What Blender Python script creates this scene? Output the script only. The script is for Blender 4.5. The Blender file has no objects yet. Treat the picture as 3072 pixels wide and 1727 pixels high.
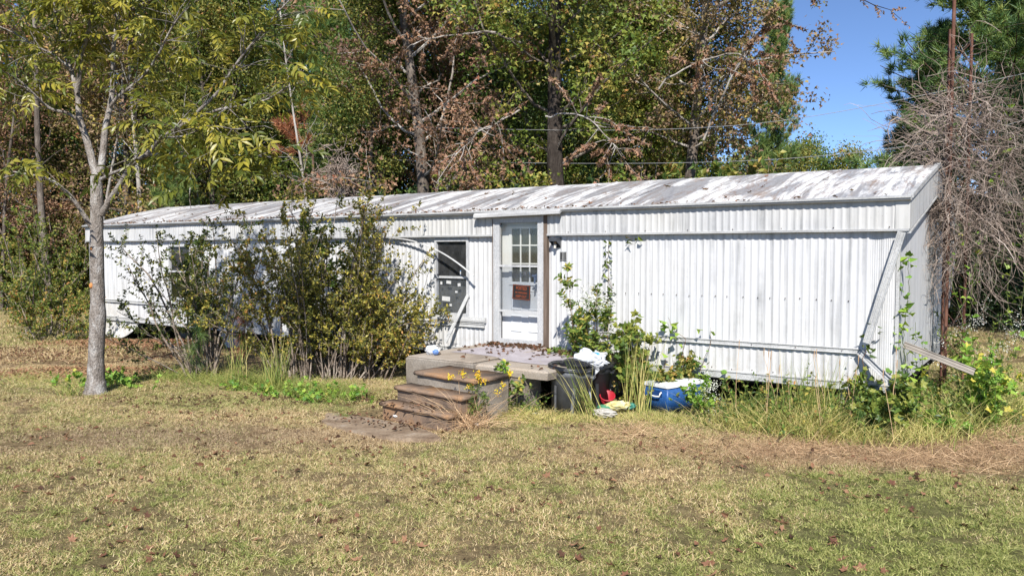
import bpy, math, random
import numpy as np
from mathutils import Vector, Matrix, Euler

R = math.radians
rng = np.random.default_rng(11)
random.seed(11)
scn = bpy.context.scene
COL = scn.collection

# ------------------------------------------------------------------ camera
CAM_H = 2.05
cd = bpy.data.cameras.new('camera')
cam = bpy.data.objects.new('camera', cd)
COL.objects.link(cam)
cam.location = (0, 0, CAM_H)
cam.rotation_euler = (R(90) - 0.046476, 0, 0)
cd.sensor_width = 36
cd.lens = 27.83
cd.clip_start = 0.1
cd.clip_end = 3000
scn.camera = cam

# ------------------------------------------------------------------ sky, sun, exposure
SUN_EL, SUN_AZ = R(43), math.atan2(-0.05, -0.999)       # direction towards the sun
w = bpy.data.worlds.new("World")
scn.world = w
w.use_nodes = True
wn = w.node_tree
bg = wn.nodes['Background']
sky = wn.nodes.new('ShaderNodeTexSky')
sky.sky_type = 'NISHITA'
sky.sun_disc = False
sky.sun_elevation = SUN_EL
sky.sun_rotation = SUN_AZ
sky.altitude = 2500
sky.air_density = 0.75
sky.dust_density = 0.0
sky.ozone_density = 6.0
hs = wn.nodes.new('ShaderNodeHueSaturation')
hs.inputs['Saturation'].default_value = 0.97
wn.links.new(sky.outputs[0], hs.inputs['Color'])
wn.links.new(hs.outputs[0], bg.inputs[0])
bg.inputs[1].default_value = 0.11
sd = bpy.data.lights.new('sun', 'SUN')
sd.energy = 4.6
sd.angle = R(0.55)
sd.color = (1.0, 0.96, 0.90)
sun = bpy.data.objects.new('sun', sd)
COL.objects.link(sun)
to_sun = Vector((math.sin(SUN_AZ) * math.cos(SUN_EL), math.cos(SUN_AZ) * math.cos(SUN_EL), math.sin(SUN_EL)))
sun.rotation_euler = to_sun.to_track_quat('Z', 'Y').to_euler()
sun.location = (-6, -18, 20)
scn.view_settings.view_transform = 'Standard'
scn.view_settings.look = 'None'
scn.view_settings.exposure = 0.74
scn.view_settings.gamma = 1
scn.view_settings.use_curve_mapping = False
scn.render.engine = 'CYCLES'
scn.cycles.max_bounces = 6
scn.cycles.transparent_max_bounces = 8
scn.cycles.caustics_reflective = False
scn.cycles.caustics_refractive = False

# ------------------------------------------------------------------ mesh helpers
def nrm(v):
    return v / np.maximum(np.linalg.norm(v, axis=-1, keepdims=True), 1e-9)

class MB:
    """collects shapes; build() links them as ONE mesh object"""
    def __init__(s):
        s.V, s.Q, s.T, s.C, s.M, s.n = [], [], [], [], [], 0
    def add(s, V, quads=None, tris=None, tint=0.5):
        V = np.asarray(V, float).reshape(-1, 3)
        if quads is not None and len(quads): s.Q.append(np.asarray(quads, int).reshape(-1, 4) + s.n)
        if tris is not None and len(tris): s.T.append(np.asarray(tris, int).reshape(-1, 3) + s.n)
        s.V.append(V)
        s.C.append(np.broadcast_to(np.asarray(tint, float), (len(V),)) if np.ndim(tint) < 2 else tint)
        s.n += len(V)
        return s
    def merge(s, o, mat=None):
        V = np.concatenate(o.V)
        if mat is not None: V = V @ np.array(mat)[:3, :3].T + np.array(mat)[:3, 3]
        q = np.concatenate(o.Q) if o.Q else None
        t = np.concatenate(o.T) if o.T else None
        return s.add(V, q, t, np.concatenate(o.C))
    def mesh(s, name, mat, smooth=False):
        me = bpy.data.meshes.new(name)
        V = np.concatenate(s.V) if s.V else np.zeros((0, 3))
        q = np.concatenate(s.Q) if s.Q else np.zeros((0, 4), int)
        t = np.concatenate(s.T) if s.T else np.zeros((0, 3), int)
        me.vertices.add(len(V))
        me.vertices.foreach_set('co', V.astype(np.float32).ravel())
        loops = np.concatenate([q.ravel(), t.ravel()]).astype(np.int32)
        me.loops.add(len(loops))
        me.loops.foreach_set('vertex_index', loops)
        me.polygons.add(len(q) + len(t))
        st = np.concatenate([np.arange(len(q)) * 4, len(q) * 4 + np.arange(len(t)) * 3]).astype(np.int32)
        me.polygons.foreach_set('loop_start', st)
        me.polygons.foreach_set('use_smooth', np.full(len(st), bool(smooth)))
        a = me.attributes.new('tint', 'FLOAT', 'POINT')
        a.data.foreach_set('value', np.concatenate(s.C).astype(np.float32) if s.C else np.zeros(0, np.float32))
        me.update(calc_edges=True)
        me.validate()
        for m in (mat if isinstance(mat, (list, tuple)) else [mat]):
            if m: me.materials.append(m)
        return me
    def build(s, name, mat, parent=None, smooth=False, kind=None):
        o = bpy.data.objects.new(name, s.mesh(name, mat, smooth))
        COL.objects.link(o)
        if parent: o.parent = parent
        if kind: o['kind'] = kind
        return o
    # ---- shapes
    def box(s, x0, x1, y0, y1, z0, z1, M=None, tint=0.5):
        V = np.array([[x, y, z] for z in (z0, z1) for y in (y0, y1) for x in (x0, x1)], float)
        if M is not None: V = V @ np.array(M)[:3, :3].T + np.array(M)[:3, 3]
        return s.add(V, [[0, 2, 3, 1], [4, 5, 7, 6], [0, 1, 5, 4], [2, 6, 7, 3], [0, 4, 6, 2], [1, 3, 7, 5]], None, tint)
    def prism(s, prof, a, b, caps=True, tint=0.5):
        """closed 2D profile (u,v) swept from frame a to frame b: frames are 4x4, profile in local xy"""
        n = len(prof)
        P = np.array([[u, v, 0, 1] for u, v in prof])
        A = (np.array(a) @ P.T).T[:, :3]; B = (np.array(b) @ P.T).T[:, :3]
        q = [[i, (i + 1) % n, n + (i + 1) % n, n + i] for i in range(n)]
        t = []
        if caps:
            t = [[0, i + 1, i] for i in range(1, n - 1)] + [[n, n + i, n + i + 1] for i in range(1, n - 1)]
        return s.add(np.concatenate([A, B]), q, t, tint)
    def alongx(s, prof_yz, x0, x1, tint=0.5):
        n = len(prof_yz)
        A = np.array([[x0, y, z] for y, z in prof_yz]); B = np.array([[x1, y, z] for y, z in prof_yz])
        q = [[i, (i + 1) % n, n + (i + 1) % n, n + i] for i in range(n)]
        t = [[0, i + 1, i] for i in range(1, n - 1)] + [[n, n + i, n + i + 1] for i in range(1, n - 1)]
        return s.add(np.concatenate([A, B]), q, t, tint)
    def tubes(s, P, Rr, sides=4, tint=0.5):
        P = np.asarray(P, float); Rr = np.asarray(Rr, float)
        if P.ndim == 2: P = P[None]; Rr = np.broadcast_to(Rr, (P.shape[1],))[None]
        m, n, _ = P.shape
        Rr = np.broadcast_to(Rr, (m, n))
        T = nrm(np.gradient(P, axis=1))
        ov = nrm(P[:, -1] - P[:, 0] + 1e-6)
        ref = np.where(np.abs(ov[:, 2:3]) > 0.8, np.array([[1., 0.13, 0]]), np.array([[0, 0.1, 1.]]))[:, None, :]
        A = nrm(np.cross(T, ref)); B = np.cross(T, A)
        an = np.arange(sides) / sides * 2 * math.pi
        V = P[:, :, None, :] + Rr[:, :, None, None] * (np.cos(an)[:, None] * A[:, :, None, :] + np.sin(an)[:, None] * B[:, :, None, :])
        idx = np.arange(m * n * sides).reshape(m, n, sides)
        a = idx[:, :-1]; b = idx[:, 1:]
        q = np.stack([a, np.roll(a, -1, 2), np.roll(b, -1, 2), b], -1).reshape(-1, 4)
        tt = np.asarray(tint, float)
        if tt.ndim == 1 and len(tt) == m: tt = np.repeat(tt, n * sides)
        s.add(V.reshape(-1, 3), q, None, tt)
        if m == 1:                                             # end caps of a single tube
            s.add(np.concatenate([V[0, 0], V[0, -1]]), None,
                  [[0, i + 1, i] for i in range(1, sides - 1)] + [[sides, sides + i, sides + i + 1] for i in range(1, sides - 1)],
                  float(np.ravel(tt)[0]))
        return s
    def lathe(s, prof, seg=16, M=None, tint=0.5):
        an = np.arange(seg) / seg * 2 * math.pi
        V = np.array([[r * math.cos(t), r * math.sin(t), z] for r, z in prof for t in an])
        if M is not None: V = V @ np.array(M)[:3, :3].T + np.array(M)[:3, 3]
        q = [[i * seg + j, i * seg + (j + 1) % seg, (i + 1) * seg + (j + 1) % seg, (i + 1) * seg + j] for i in range(len(prof) - 1) for j in range(seg)]
        return s.add(V, q, None, tint)
    def leaves(s, pos, d, up, ln, wd, fold=0.25, tint=0.5, shape='oval'):
        """many leaf blades; d along the midrib, up the blade normal"""
        pos = np.asarray(pos, float); m = len(pos)
        if m == 0: return s
        d = nrm(d); side = nrm(np.cross(d, up)); nn = np.cross(side, d)
        ln = np.broadcast_to(ln, (m,))[:, None]; wd = np.broadcast_to(wd, (m,))[:, None]
        tint = np.broadcast_to(tint, (m,))
        if shape == 'diamond':
            V = np.stack([pos, pos + d * ln * .45 + side * wd * .5 + nn * wd * fold, pos + d * ln, pos + d * ln * .45 - side * wd * .5 + nn * wd * fold], 1)
            b = np.arange(m)[:, None] * 4
            return s.add(V.reshape(-1, 3), None, np.concatenate([b + [0, 1, 2], b + [0, 2, 3]]), np.repeat(tint, 4))
        if shape == 'oval':
            V = np.stack([pos, pos + d * ln * .3 + side * wd * .46 + nn * wd * fold, pos + d * ln * .68 + side * wd * .36 + nn * wd * fold * .6, pos + d * ln - nn * ln * .1,
                          pos + d * ln * .68 - side * wd * .36 + nn * wd * fold * .6, pos + d * ln * .3 - side * wd * .46 + nn * wd * fold, pos + d * ln * .5], 1)
            b = np.arange(m)[:, None] * 7
            f = [[0, 1, 6], [1, 2, 6], [2, 3, 6], [3, 4, 6], [4, 5, 6], [5, 0, 6]]
            return s.add(V.reshape(-1, 3), None, np.concatenate([b + k for k in f]), np.repeat(tint, 7))
        if shape == 'star':                                    # five-lobed leaf
            c = pos + d * ln * .38
            pts = [c]
            for k in range(10):
                a = math.pi + k * math.pi / 5
                r = (.30 if k == 0 else (.58 if k % 2 == 0 else .34))
                if k in (4, 6): r *= 1.05
                pts.append(c + d * ln * (-math.cos(a + math.pi)) * -r * -1 + side * ln * math.sin(a) * r + nn * ln * (.12 if k % 2 == 0 else 0) * fold * 4)
            V = np.stack(pts, 1)
            b = np.arange(m)[:, None] * 11
            f = [[0, 1 + k, 1 + (k + 1) % 10] for k in range(10)]
            return s.add(V.reshape(-1, 3), None, np.concatenate([b + k for k in f]), np.repeat(tint, 11))
        if shape == 'maple':                                   # three-lobed leaf of four faces
            V = np.stack([pos, pos + d * ln * .30 + side * ln * .46 + nn * ln * fold * .5, pos + d * ln * .45 + side * ln * .17, pos + d * ln - nn * ln * .12,
                          pos + d * ln * .45 - side * ln * .17, pos + d * ln * .30 - side * ln * .46 + nn * ln * fold * .5], 1)
            b = np.arange(m)[:, None] * 6
            return s.add(V.reshape(-1, 3), None, np.concatenate([b + k for k in ([0, 1, 2], [0, 2, 3], [0, 3, 4], [0, 4, 5])]), np.repeat(tint, 6))
        if shape == 'heart':
            V = np.stack([pos, pos - d * ln * .16 + side * wd * .3, pos + d * ln * .22 + side * wd * .52 + nn * wd * fold * .5, pos + d * ln, pos + d * ln * .22 - side * wd * .52 + nn * wd * fold * .5,
                          pos - d * ln * .16 - side * wd * .3], 1)
            b = np.arange(m)[:, None] * 6
            f = [[0, 1, 2], [0, 2, 3], [0, 3, 4], [0, 4, 5]]
            return s.add(V.reshape(-1, 3), None, np.concatenate([b + k for k in f]), np.repeat(tint, 6))

def thing(name, label, cat, loc=(0, 0, 0), rotz=0, group=None):
    o = bpy.data.objects.new(name, None)
    COL.objects.link(o)
    o.empty_display_size = 0.1
    o.location = loc; o.rotation_euler = (0, 0, rotz)
    return tag(o, label, cat, group)
def tag(o, label=None, cat=None, group=None, kind=None):
    if label: o['label'] = label
    if cat: o['category'] = cat
    if group: o['group'] = group
    if kind: o['kind'] = kind
    return o
def copy_tree(o, parent=None):
    c = o.copy(); COL.objects.link(c)
    if parent: c.parent = parent
    for ch in o.children: copy_tree(ch, c)
    return c

def rnd(n, k=3): return rng.normal(size=(n, k))
def unit(n): return nrm(rnd(n))
def grow(base, dirs, length, n=6, wob=0.15, up=0.0):
    """random-walk polylines: (m,n,3)"""
    base = np.asarray(base, float); d = nrm(np.asarray(dirs, float)); m = len(base)
    step = np.broadcast_to(length, (m,))[:, None] / (n - 1)
    out = [base]; p = base
    for i in range(n - 1):
        d = nrm(d + rnd(m) * wob + np.array([0, 0, up]))
        p = p + d * step
        out.append(p)
    return np.stack(out, 1)
def sample(P, Rr, t, which):
    """points at parameter t on polylines `which`, with tangent and radius"""
    n = P.shape[1]
    x = t * (n - 1); i = np.minimum(x.astype(int), n - 2); f = (x - i)[:, None]
    a = P[which, i]; b = P[which, i + 1]
    r = Rr[which, i] * (1 - f[:, 0]) + Rr[which, i + 1] * f[:, 0]
    return a * (1 - f) + b * f, nrm(b - a), r

# ------------------------------------------------------------------ material helpers
def newmat(name, rough=0.7, spec=0.3):
    m = bpy.data.materials.new(name); m.use_nodes = True
    b = m.node_tree.nodes['Principled BSDF']
    b.inputs['Roughness'].default_value = rough
    b.inputs['Specular IOR Level'].default_value = spec
    return m, m.node_tree, b
def N(nt, typ, **kw):
    n = nt.nodes.new('ShaderNode' + typ)
    for k, v in kw.items():
        if k in n.inputs: n.inputs[k].default_value = v
        else: setattr(n, k, v)
    return n
def ramp(nt, fac, stops, interp='LINEAR'):
    r = nt.nodes.new('ShaderNodeValToRGB')
    r.color_ramp.interpolation = interp
    e = r.color_ramp.elements
    while len(e) < len(stops): e.new(0.5)
    for k, (p, c) in enumerate(stops):
        e[k].position = p
        e[k].color = (c, c, c, 1) if isinstance(c, (int, float)) else (*c, 1)
    nt.links.new(fac, r.inputs[0])
    return r.outputs[0]
def mapped(nt, scale=(1, 1, 1), coord='Object', loc=(0, 0, 0)):
    tc = nt.nodes.new('ShaderNodeTexCoord')
    if coord == 'World':
        g = nt.nodes.new('ShaderNodeNewGeometry'); src = g.outputs['Position']
    else: src = tc.outputs[coord]
    mp = nt.nodes.new('ShaderNodeMapping')
    mp.inputs['Scale'].default_value = scale; mp.inputs['Location'].default_value = loc
    nt.links.new(src, mp.inputs[0])
    return mp.outputs[0]
def noise(nt, vec, scale, detail=4, rough=0.55, dist=0.0):
    n = N(nt, 'TexNoise', Scale=scale, Detail=detail, Roughness=rough, Distortion=dist)
    nt.links.new(vec, n.inputs['Vector'])
    return n.outputs['Fac']
def mix(nt, fac, a, b, mode='MIX'):
    m = nt.nodes.new('ShaderNodeMix'); m.data_type = 'RGBA'; m.blend_type = mode
    for sock, v in ((m.inputs[0], fac), (m.inputs[6], a), (m.inputs[7], b)):
        if hasattr(v, 'is_linked'): nt.links.new(v, sock)
        elif isinstance(v, (int, float)): sock.default_value = v if sock.type == 'VALUE' else (v, v, v, 1)
        else: sock.default_value = (*v, 1)
    return m.outputs[2]
def math_(nt, op, a, b=None, c=None, clamp=False):
    m = nt.nodes.new('ShaderNodeMath'); m.operation = op; m.use_clamp = clamp
    for i, v in enumerate((a, b, c)):
        if v is None: continue
        if hasattr(v, 'is_linked'): nt.links.new(v, m.inputs[i])
        else: m.inputs[i].default_value = v
    return m.outputs[0]
def bump(nt, b, height, strength=0.3, dist=0.01):
    n = N(nt, 'Bump', Strength=strength, Distance=dist)
    nt.links.new(height, n.inputs['Height']); nt.links.new(n.outputs[0], b.inputs['Normal'])
def noisy(name, stops, scale=6, stretch=(1, 1, 1), rough=0.7, spec=0.25, bmp=0.0, bdist=0.01, detail=5, dist=0.0, coord='Object', fine=None):
    m, nt, b = newmat(name, rough, spec)
    v = mapped(nt, stretch, coord)
    f = noise(nt, v, scale, detail, 0.6, dist)
    c = ramp(nt, f, stops)
    if fine:
        f2 = noise(nt, v, fine, 3)
        c = mix(nt, 0.8, c, ramp(nt, f2, [(0.3, 0.55), (0.7, 1.0)]), 'MULTIPLY')
    nt.links.new(c, b.inputs['Base Color'])
    if bmp: bump(nt, b, noise(nt, v, (fine or scale * 4), 4), bmp, bdist)
    return m
def plain(name, col, rough=0.5, spec=0.4, var=0.12, scale=8, metal=0.0):
    lo = tuple(c * (1 - var * 1.6) for c in col); hi = tuple(min(1, c * (1 + var)) for c in col)
    m = noisy(name, [(0.3, lo), (0.7, hi)], scale, rough=rough, spec=spec)
    m.node_tree.nodes['Principled BSDF'].inputs['Metallic'].default_value = metal
    return m
def leafmat(name, stops, trans=0.3, rough=0.5, spec=0.3, patch=0.5, objvar=0.12, gain=1.7):
    """foliage: colour from a per-leaf random tint, a slow drift through the plant and a per-plant shift"""
    m, nt, b = newmat(name, rough, spec)
    stops = [(p, tuple(min(.8, q * gain) for q in c)) for p, c in stops]
    at = N(nt, 'Attribute', attribute_name='tint')
    oi = nt.nodes.new('ShaderNodeObjectInfo')
    v = mapped(nt, (1, 1, 1), 'World')
    nz = noise(nt, v, 0.8, 3)
    f = math_(nt, 'ADD', at.outputs['Fac'], math_(nt, 'MULTIPLY', math_(nt, 'SUBTRACT', nz, 0.5), patch * 2))
    f = math_(nt, 'ADD', f, math_(nt, 'MULTIPLY', math_(nt, 'SUBTRACT', oi.outputs['Random'], 0.5), objvar * 2))
    c = ramp(nt, f, stops)
    nt.links.new(c, b.inputs['Base Color'])
    tl = nt.nodes.new('ShaderNodeBsdfTranslucent')
    nt.links.new(mix(nt, 0.35, c, (0.5, 0.5, 0.05), 'MIX') if trans > .2 else c, tl.inputs[0])
    ms = nt.nodes.new('ShaderNodeMixShader'); ms.inputs[0].default_value = trans
    nt.links.new(b.outputs[0], ms.inputs[1]); nt.links.new(tl.outputs[0], ms.inputs[2])
    nt.links.new(ms.outputs[0], nt.nodes['Material Output'].inputs[0])
    return m

# ------------------------------------------------------------------ materials
def siding_mat(name, dirt, base=(0.82, 0.82, 0.80), seed=0.0):
    m, nt, b = newmat(name, 0.42, 0.35)
    v = mapped(nt, (1, 1, 1), 'Object', (seed, seed, 0))
    st = noise(nt, mapped(nt, (14, 14, 0.5), 'Object', (seed, 0, 0)), 1.0, 4, 0.6)
    bl = noise(nt, v, 2.2, 5, 0.65)
    fn = noise(nt, mapped(nt, (60, 60, 1.5)), 1.0, 3)
    f = math_(nt, 'MULTIPLY', ramp(nt, st, [(0.45, 0), (0.68, 1)]), ramp(nt, bl, [(0.32, 0.2), (0.65, 1)]))
    c = mix(nt, math_(nt, 'MULTIPLY', f, dirt), base, (0.27, 0.275, 0.28))
    c = mix(nt, math_(nt, 'MULTIPLY', ramp(nt, fn, [(0.5, 0), (0.75, 1)]), dirt * 0.35), c, (0.5, 0.5, 0.5))
    wm = noise(nt, mapped(nt, (0.7, 0.7, 0.7), 'Object', (3 + seed, 0, 0)), 1.0, 2)
    c = mix(nt, math_(nt, 'MULTIPLY', ramp(nt, wm, [(0.4, 0), (0.7, 1)]), 0.25 * dirt), c, (0.66, 0.63, 0.55))
    sp = noise(nt, mapped(nt, (1, 1, 1), 'Object', (9, 0, 0)), 38, 2)
    c = mix(nt, ramp(nt, sp, [(0.72, 0), (0.77, 0.5 * dirt)]), c, (0.2, 0.16, 0.12))
    oi = nt.nodes.new('ShaderNodeObjectInfo')
    tz = nt.nodes.new('ShaderNodeTexCoord'); sz = nt.nodes.new('ShaderNodeSeparateXYZ'); nt.links.new(tz.outputs['Object'], sz.inputs[0])
    spl = math_(nt, 'MULTIPLY', math_(nt, 'SUBTRACT', 0.95, sz.outputs[2]), 1.6, clamp=True)                # mud splash low on the wall
    c = mix(nt, math_(nt, 'MULTIPLY', spl, ramp(nt, noise(nt, mapped(nt, (1.3, 1.3, 1)), 7, 5, 0.7), [(0.42, 0), (0.7, 0.65)])), c, (0.30, 0.25, 0.19))
    c = mix(nt, math_(nt, 'MULTIPLY', oi.outputs['Random'], 0.14), c, (0.40, 0.40, 0.39))
    nt.links.new(c, b.inputs['Base Color'])
    nt.links.new(ramp(nt, bl, [(0.3, 0.35), (0.7, 0.6)]), b.inputs['Roughness'])
    bump(nt, b, noise(nt, v, 3.2, 3), 0.22, 0.03)
    return m
M_SIDING = siding_mat('weathered_white_siding', 1.0, (0.60, 0.60, 0.605))
M_FASCIA = siding_mat('weathered_grey_white_fascia', 1.5, (0.49, 0.49, 0.49), 5.0)
M_TRIM = noisy('worn_white_trim', [(0.3, (0.38, 0.38, 0.37)), (0.55, (0.54, 0.54, 0.53))], 3, (1, 1, 1), 0.45, 0.35, fine=60)
M_TRIM_GREY = noisy('bare_grey_aluminium_trim', [(0.3, (0.36, 0.36, 0.36)), (0.65, (0.56, 0.56, 0.55))], 3, (1, 1, 4), 0.42, 0.4, fine=50)
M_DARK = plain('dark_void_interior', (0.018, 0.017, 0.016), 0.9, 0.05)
M_STEEL = plain('dark_chassis_steel', (0.03, 0.028, 0.026), 0.8, 0.1)
M_RUST = noisy('rusty_steel', [(0.3, (0.06, 0.032, 0.024)), (0.6, (0.15, 0.072, 0.05)), (0.8, (0.21, 0.125, 0.095))], 9, (1, 1, 0.4), 0.85, 0.15, 0.3)
M_BROWNWOOD = noisy('weathered_brown_trim', [(0.3, (0.085, 0.06, 0.045)), (0.7, (0.19, 0.145, 0.115))], 4, (6, 6, 0.6), 0.8, 0.15, 0.2)
M_GREYWOOD = noisy('grey_weathered_board', [(0.3, (0.16, 0.12, 0.09)), (0.7, (0.33, 0.27, 0.21))], 4, (1.2, 8, 8), 0.85, 0.1, 0.2)
M_DOORWHITE = noisy('white_painted_door', [(0.3, (0.60, 0.61, 0.62)), (0.7, (0.68, 0.68, 0.68))], 2.5, rough=0.38, spec=0.4)
M_FRAMEWHITE = noisy('white_storm_door_metal', [(0.28, (0.46, 0.47, 0.48)), (0.6, (0.58, 0.58, 0.58))], 5, (2, 2, .6), 0.38, 0.4, fine=45)
M_SCREW = plain('rust_screw', (0.06, 0.035, 0.025), 0.8, 0.2)
M_RUBBER = plain('black_plastic', (0.02, 0.021, 0.024), 0.45, 0.4)
M_BLUEGREY = plain('blue_grey_handle', (0.07, 0.095, 0.15), 0.4, 0.4)

def roof_mat():
    m, nt, b = newmat('stained_white_roof_metal', 0.5, 0.25)
    tc = nt.nodes.new('ShaderNodeTexCoord')
    sx = nt.nodes.new('ShaderNodeSeparateXYZ'); nt.links.new(tc.outputs['Object'], sx.inputs[0])
    far = N(nt, 'MapRange'); far.inputs[1].default_value = -0.5; far.inputs[2].default_value = -12
    nt.links.new(sx.outputs[0], far.inputs[0]); far = far.outputs[0]          # 0 at one end, 1 at the older, dirtier end
    v = mapped(nt, (2.4, 0.42, 0.42))
    big = noise(nt, v, 1.0, 5, 0.6, 0.9)
    fineS = noise(nt, mapped(nt, (13, 0.9, 0.9)), 1.0, 6, 0.7, 0.9)
    grain = noise(nt, mapped(nt, (1, 1, 1)), 26, 4, 0.7)
    thr = math_(nt, 'SUBTRACT', big, math_(nt, 'MULTIPLY', far, -0.03))
    stain = ramp(nt, thr, [(0.49, 0), (0.56, 1)])
    c = mix(nt, ramp(nt, grain, [(0.3, 0), (0.8, 0.35)]), (0.66, 0.66, 0.655), (0.52, 0.51, 0.49))
    grey = mix(nt, ramp(nt, fineS, [(0.35, 0), (0.65, 1)]), (0.14, 0.14, 0.155), (0.36, 0.36, 0.37))
    c = mix(nt, math_(nt, 'MULTIPLY', stain, ramp(nt, grain, [(0.2, 0.55), (0.6, 1.0)])), c, grey)
    st2 = ramp(nt, fineS, [(0.50, 0), (0.58, 1.0)])
    c = mix(nt, math_(nt, 'MULTIPLY', st2, ramp(nt, far, [(0, 0.6), (0.6, 0.85)])), c, (0.17, 0.155, 0.15))
    ln = math_(nt, 'ABSOLUTE', math_(nt, 'SUBTRACT', noise(nt, mapped(nt, (2.4, 0.8, .8), 'Object', (4, 2, 0)), 1.0, 6, 0.6, 1.2), 0.5))
    br = math_(nt, 'MULTIPLY', ramp(nt, ln, [(0.004, .8), (0.022, 0)]), ramp(nt, grain, [(0.35, 0.1), (0.6, 0.9)]))
    c = mix(nt, br, c, (0.20, 0.115, 0.07))
    bl = noise(nt, mapped(nt, (3.5, 0.9, .9), 'Object', (1, 7, 0)), 1.0, 5, 0.7, 0.8)
    c = mix(nt, ramp(nt, bl, [(0.57, 0), (0.70, 0.7)]), c, (0.24, 0.165, 0.115))
    nt.links.new(c, b.inputs['Base Color'])
    bump(nt, b, noise(nt, mapped(nt, (1, 1, 1)), 3, 3), 0.25, 0.03)
    return m
M_ROOF = roof_mat()

def glass_mat(name, tintc=(0.75, 0.78, 0.74), dirt=0.25, rough=0.03, veil=(0.4, 0.4, 0.38)):
    m, nt, b = newmat(name, rough, 0.5)
    nt.nodes.remove(b)
    tr = nt.nodes.new('ShaderNodeBsdfTransparent'); tr.inputs[0].default_value = (*tintc, 1)
    gl = nt.nodes.new('ShaderNodeBsdfGlossy'); gl.inputs['Roughness'].default_value = rough
    gl.inputs[0].default_value = (0.9, 0.9, 0.9, 1)
    df = nt.nodes.new('ShaderNodeBsdfDiffuse'); df.inputs[0].default_value = (*veil, 1)
    lw = N(nt, 'LayerWeight', Blend=0.5)
    fr = math_(nt, 'ADD', math_(nt, 'MULTIPLY', math_(nt, 'POWER', lw.outputs['Facing'], 5.0), 0.9), 0.03)
    m1 = nt.nodes.new('ShaderNodeMixShader'); m2 = nt.nodes.new('ShaderNodeMixShader')
    nt.links.new(fr, m1.inputs[0]); nt.links.new(tr.outputs[0], m1.inputs[1]); nt.links.new(gl.outputs[0], m1.inputs[2])
    f = noise(nt, mapped(nt, (3, 3, 1.2)), 3, 5, 0.7)
    nt.links.new(ramp(nt, f, [(0.3, dirt * .4), (0.75, dirt * 1.5)]), m2.inputs[0])  # dirt: strength of dust, and on the dark panes of the painted reflection
    nt.links.new(m1.outputs[0], m2.inputs[1]); nt.links.new(df.outputs[0], m2.inputs[2])
    nt.links.new(m2.outputs[0], nt.nodes['Material Output'].inputs[0])
    return m
M_GLASS = glass_mat('dusty_window_glass', (0.97, 0.97, 0.95), 0.05)
M_DARKGLASS = glass_mat('olive_reflection_glass', (0.30, 0.32, 0.30), 0.10, 0.05, (0.22, 0.23, 0.10))  # olive veil paints the reflection of trees into the panes
M_WINGLASS = glass_mat('grey_reflection_glass', (0.30, 0.31, 0.32), 0.16, 0.06, (0.22, 0.225, 0.23))  # grey veil paints a dull reflection into the pane colour
M_SCREEN = glass_mat('grey_insect_screen', (0.90, 0.91, 0.92), 0.09, 0.4, (0.3, 0.32, 0.34))

M_CONCRETE = noisy('grey_concrete', [(0.3, (0.16, 0.13, 0.10)), (0.5, (0.285, 0.245, 0.20)), (0.75, (0.38, 0.34, 0.29))], 2.2, rough=0.9, spec=0.15, bmp=0.4, bdist=0.006, fine=55)
M_TREAD = noisy('rust_stained_concrete_tread', [(0.32, (0.13, 0.10, 0.08)), (0.48, (0.27, 0.19, 0.135)), (0.64, (0.37, 0.215, 0.115))], 2.6, rough=0.9, spec=0.15, bmp=0.4, bdist=0.006, fine=70)
M_PORCH = noisy('pale_concrete_slab', [(0.3, (0.22, 0.185, 0.15)), (0.5, (0.40, 0.335, 0.265)), (0.75, (0.48, 0.43, 0.37))], 1.6, rough=0.9, spec=0.15, bmp=0.3, bdist=0.005, fine=60)
M_CARPET = noisy('grey_lilac_carpet', [(0.3, (0.36, 0.32, 0.33)), (0.7, (0.52, 0.48, 0.50))], 4, rough=1.0, spec=0.05, bmp=0.5, bdist=0.006, fine=90)

def bark(name, a, b_, c_, sc=7, st=(1, 1, 0.35)):
    return noisy(name, [(0.30, a), (0.52, b_), (0.72, c_)], sc, st, 0.9, 0.12, 1.0, 0.035, 6, 0.4, fine=sc * 5)
M_BARK_PECAN = bark('pale_grey_brown_bark', (0.17, 0.14, 0.115), (0.34, 0.30, 0.265), (0.58, 0.56, 0.53), 11, (1, 1, 0.5))
M_BARK_DARK = bark('dark_furrowed_bark', (0.025, 0.02, 0.016), (0.06, 0.048, 0.04), (0.12, 0.10, 0.085), 5)
M_BARK_PALE = bark('pale_bark', (0.20, 0.17, 0.14), (0.38, 0.34, 0.30), (0.58, 0.55, 0.50), 3)
M_BARK_MID = bark('grey_bark', (0.07, 0.055, 0.045), (0.17, 0.14, 0.115), (0.30, 0.26, 0.22), 5)
M_BARK_PINE = bark('reddish_pine_bark', (0.05, 0.03, 0.022), (0.14, 0.09, 0.065), (0.22, 0.16, 0.12), 6)
M_STEM = bark('thin_stem_bark', (0.11, 0.085, 0.065), (0.30, 0.24, 0.19), (0.52, 0.45, 0.38), 4, (1, 1, 1))
M_DEADVINE = bark('dead_vine_bark', (0.17, 0.125, 0.10), (0.33, 0.26, 0.215), (0.56, 0.485, 0.42), 2, (1, 1, 1))
M_SCAR = plain('fresh_cut_wood', (0.50, 0.22, 0.08), 0.8, 0.1)
M_GREENSTEM = plain('green_stem', (0.10, 0.12, 0.035), 0.7, 0.2)
M_REDSTEM = plain('reddish_dry_stem', (0.17, 0.095, 0.05), 0.8, 0.15)

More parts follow.
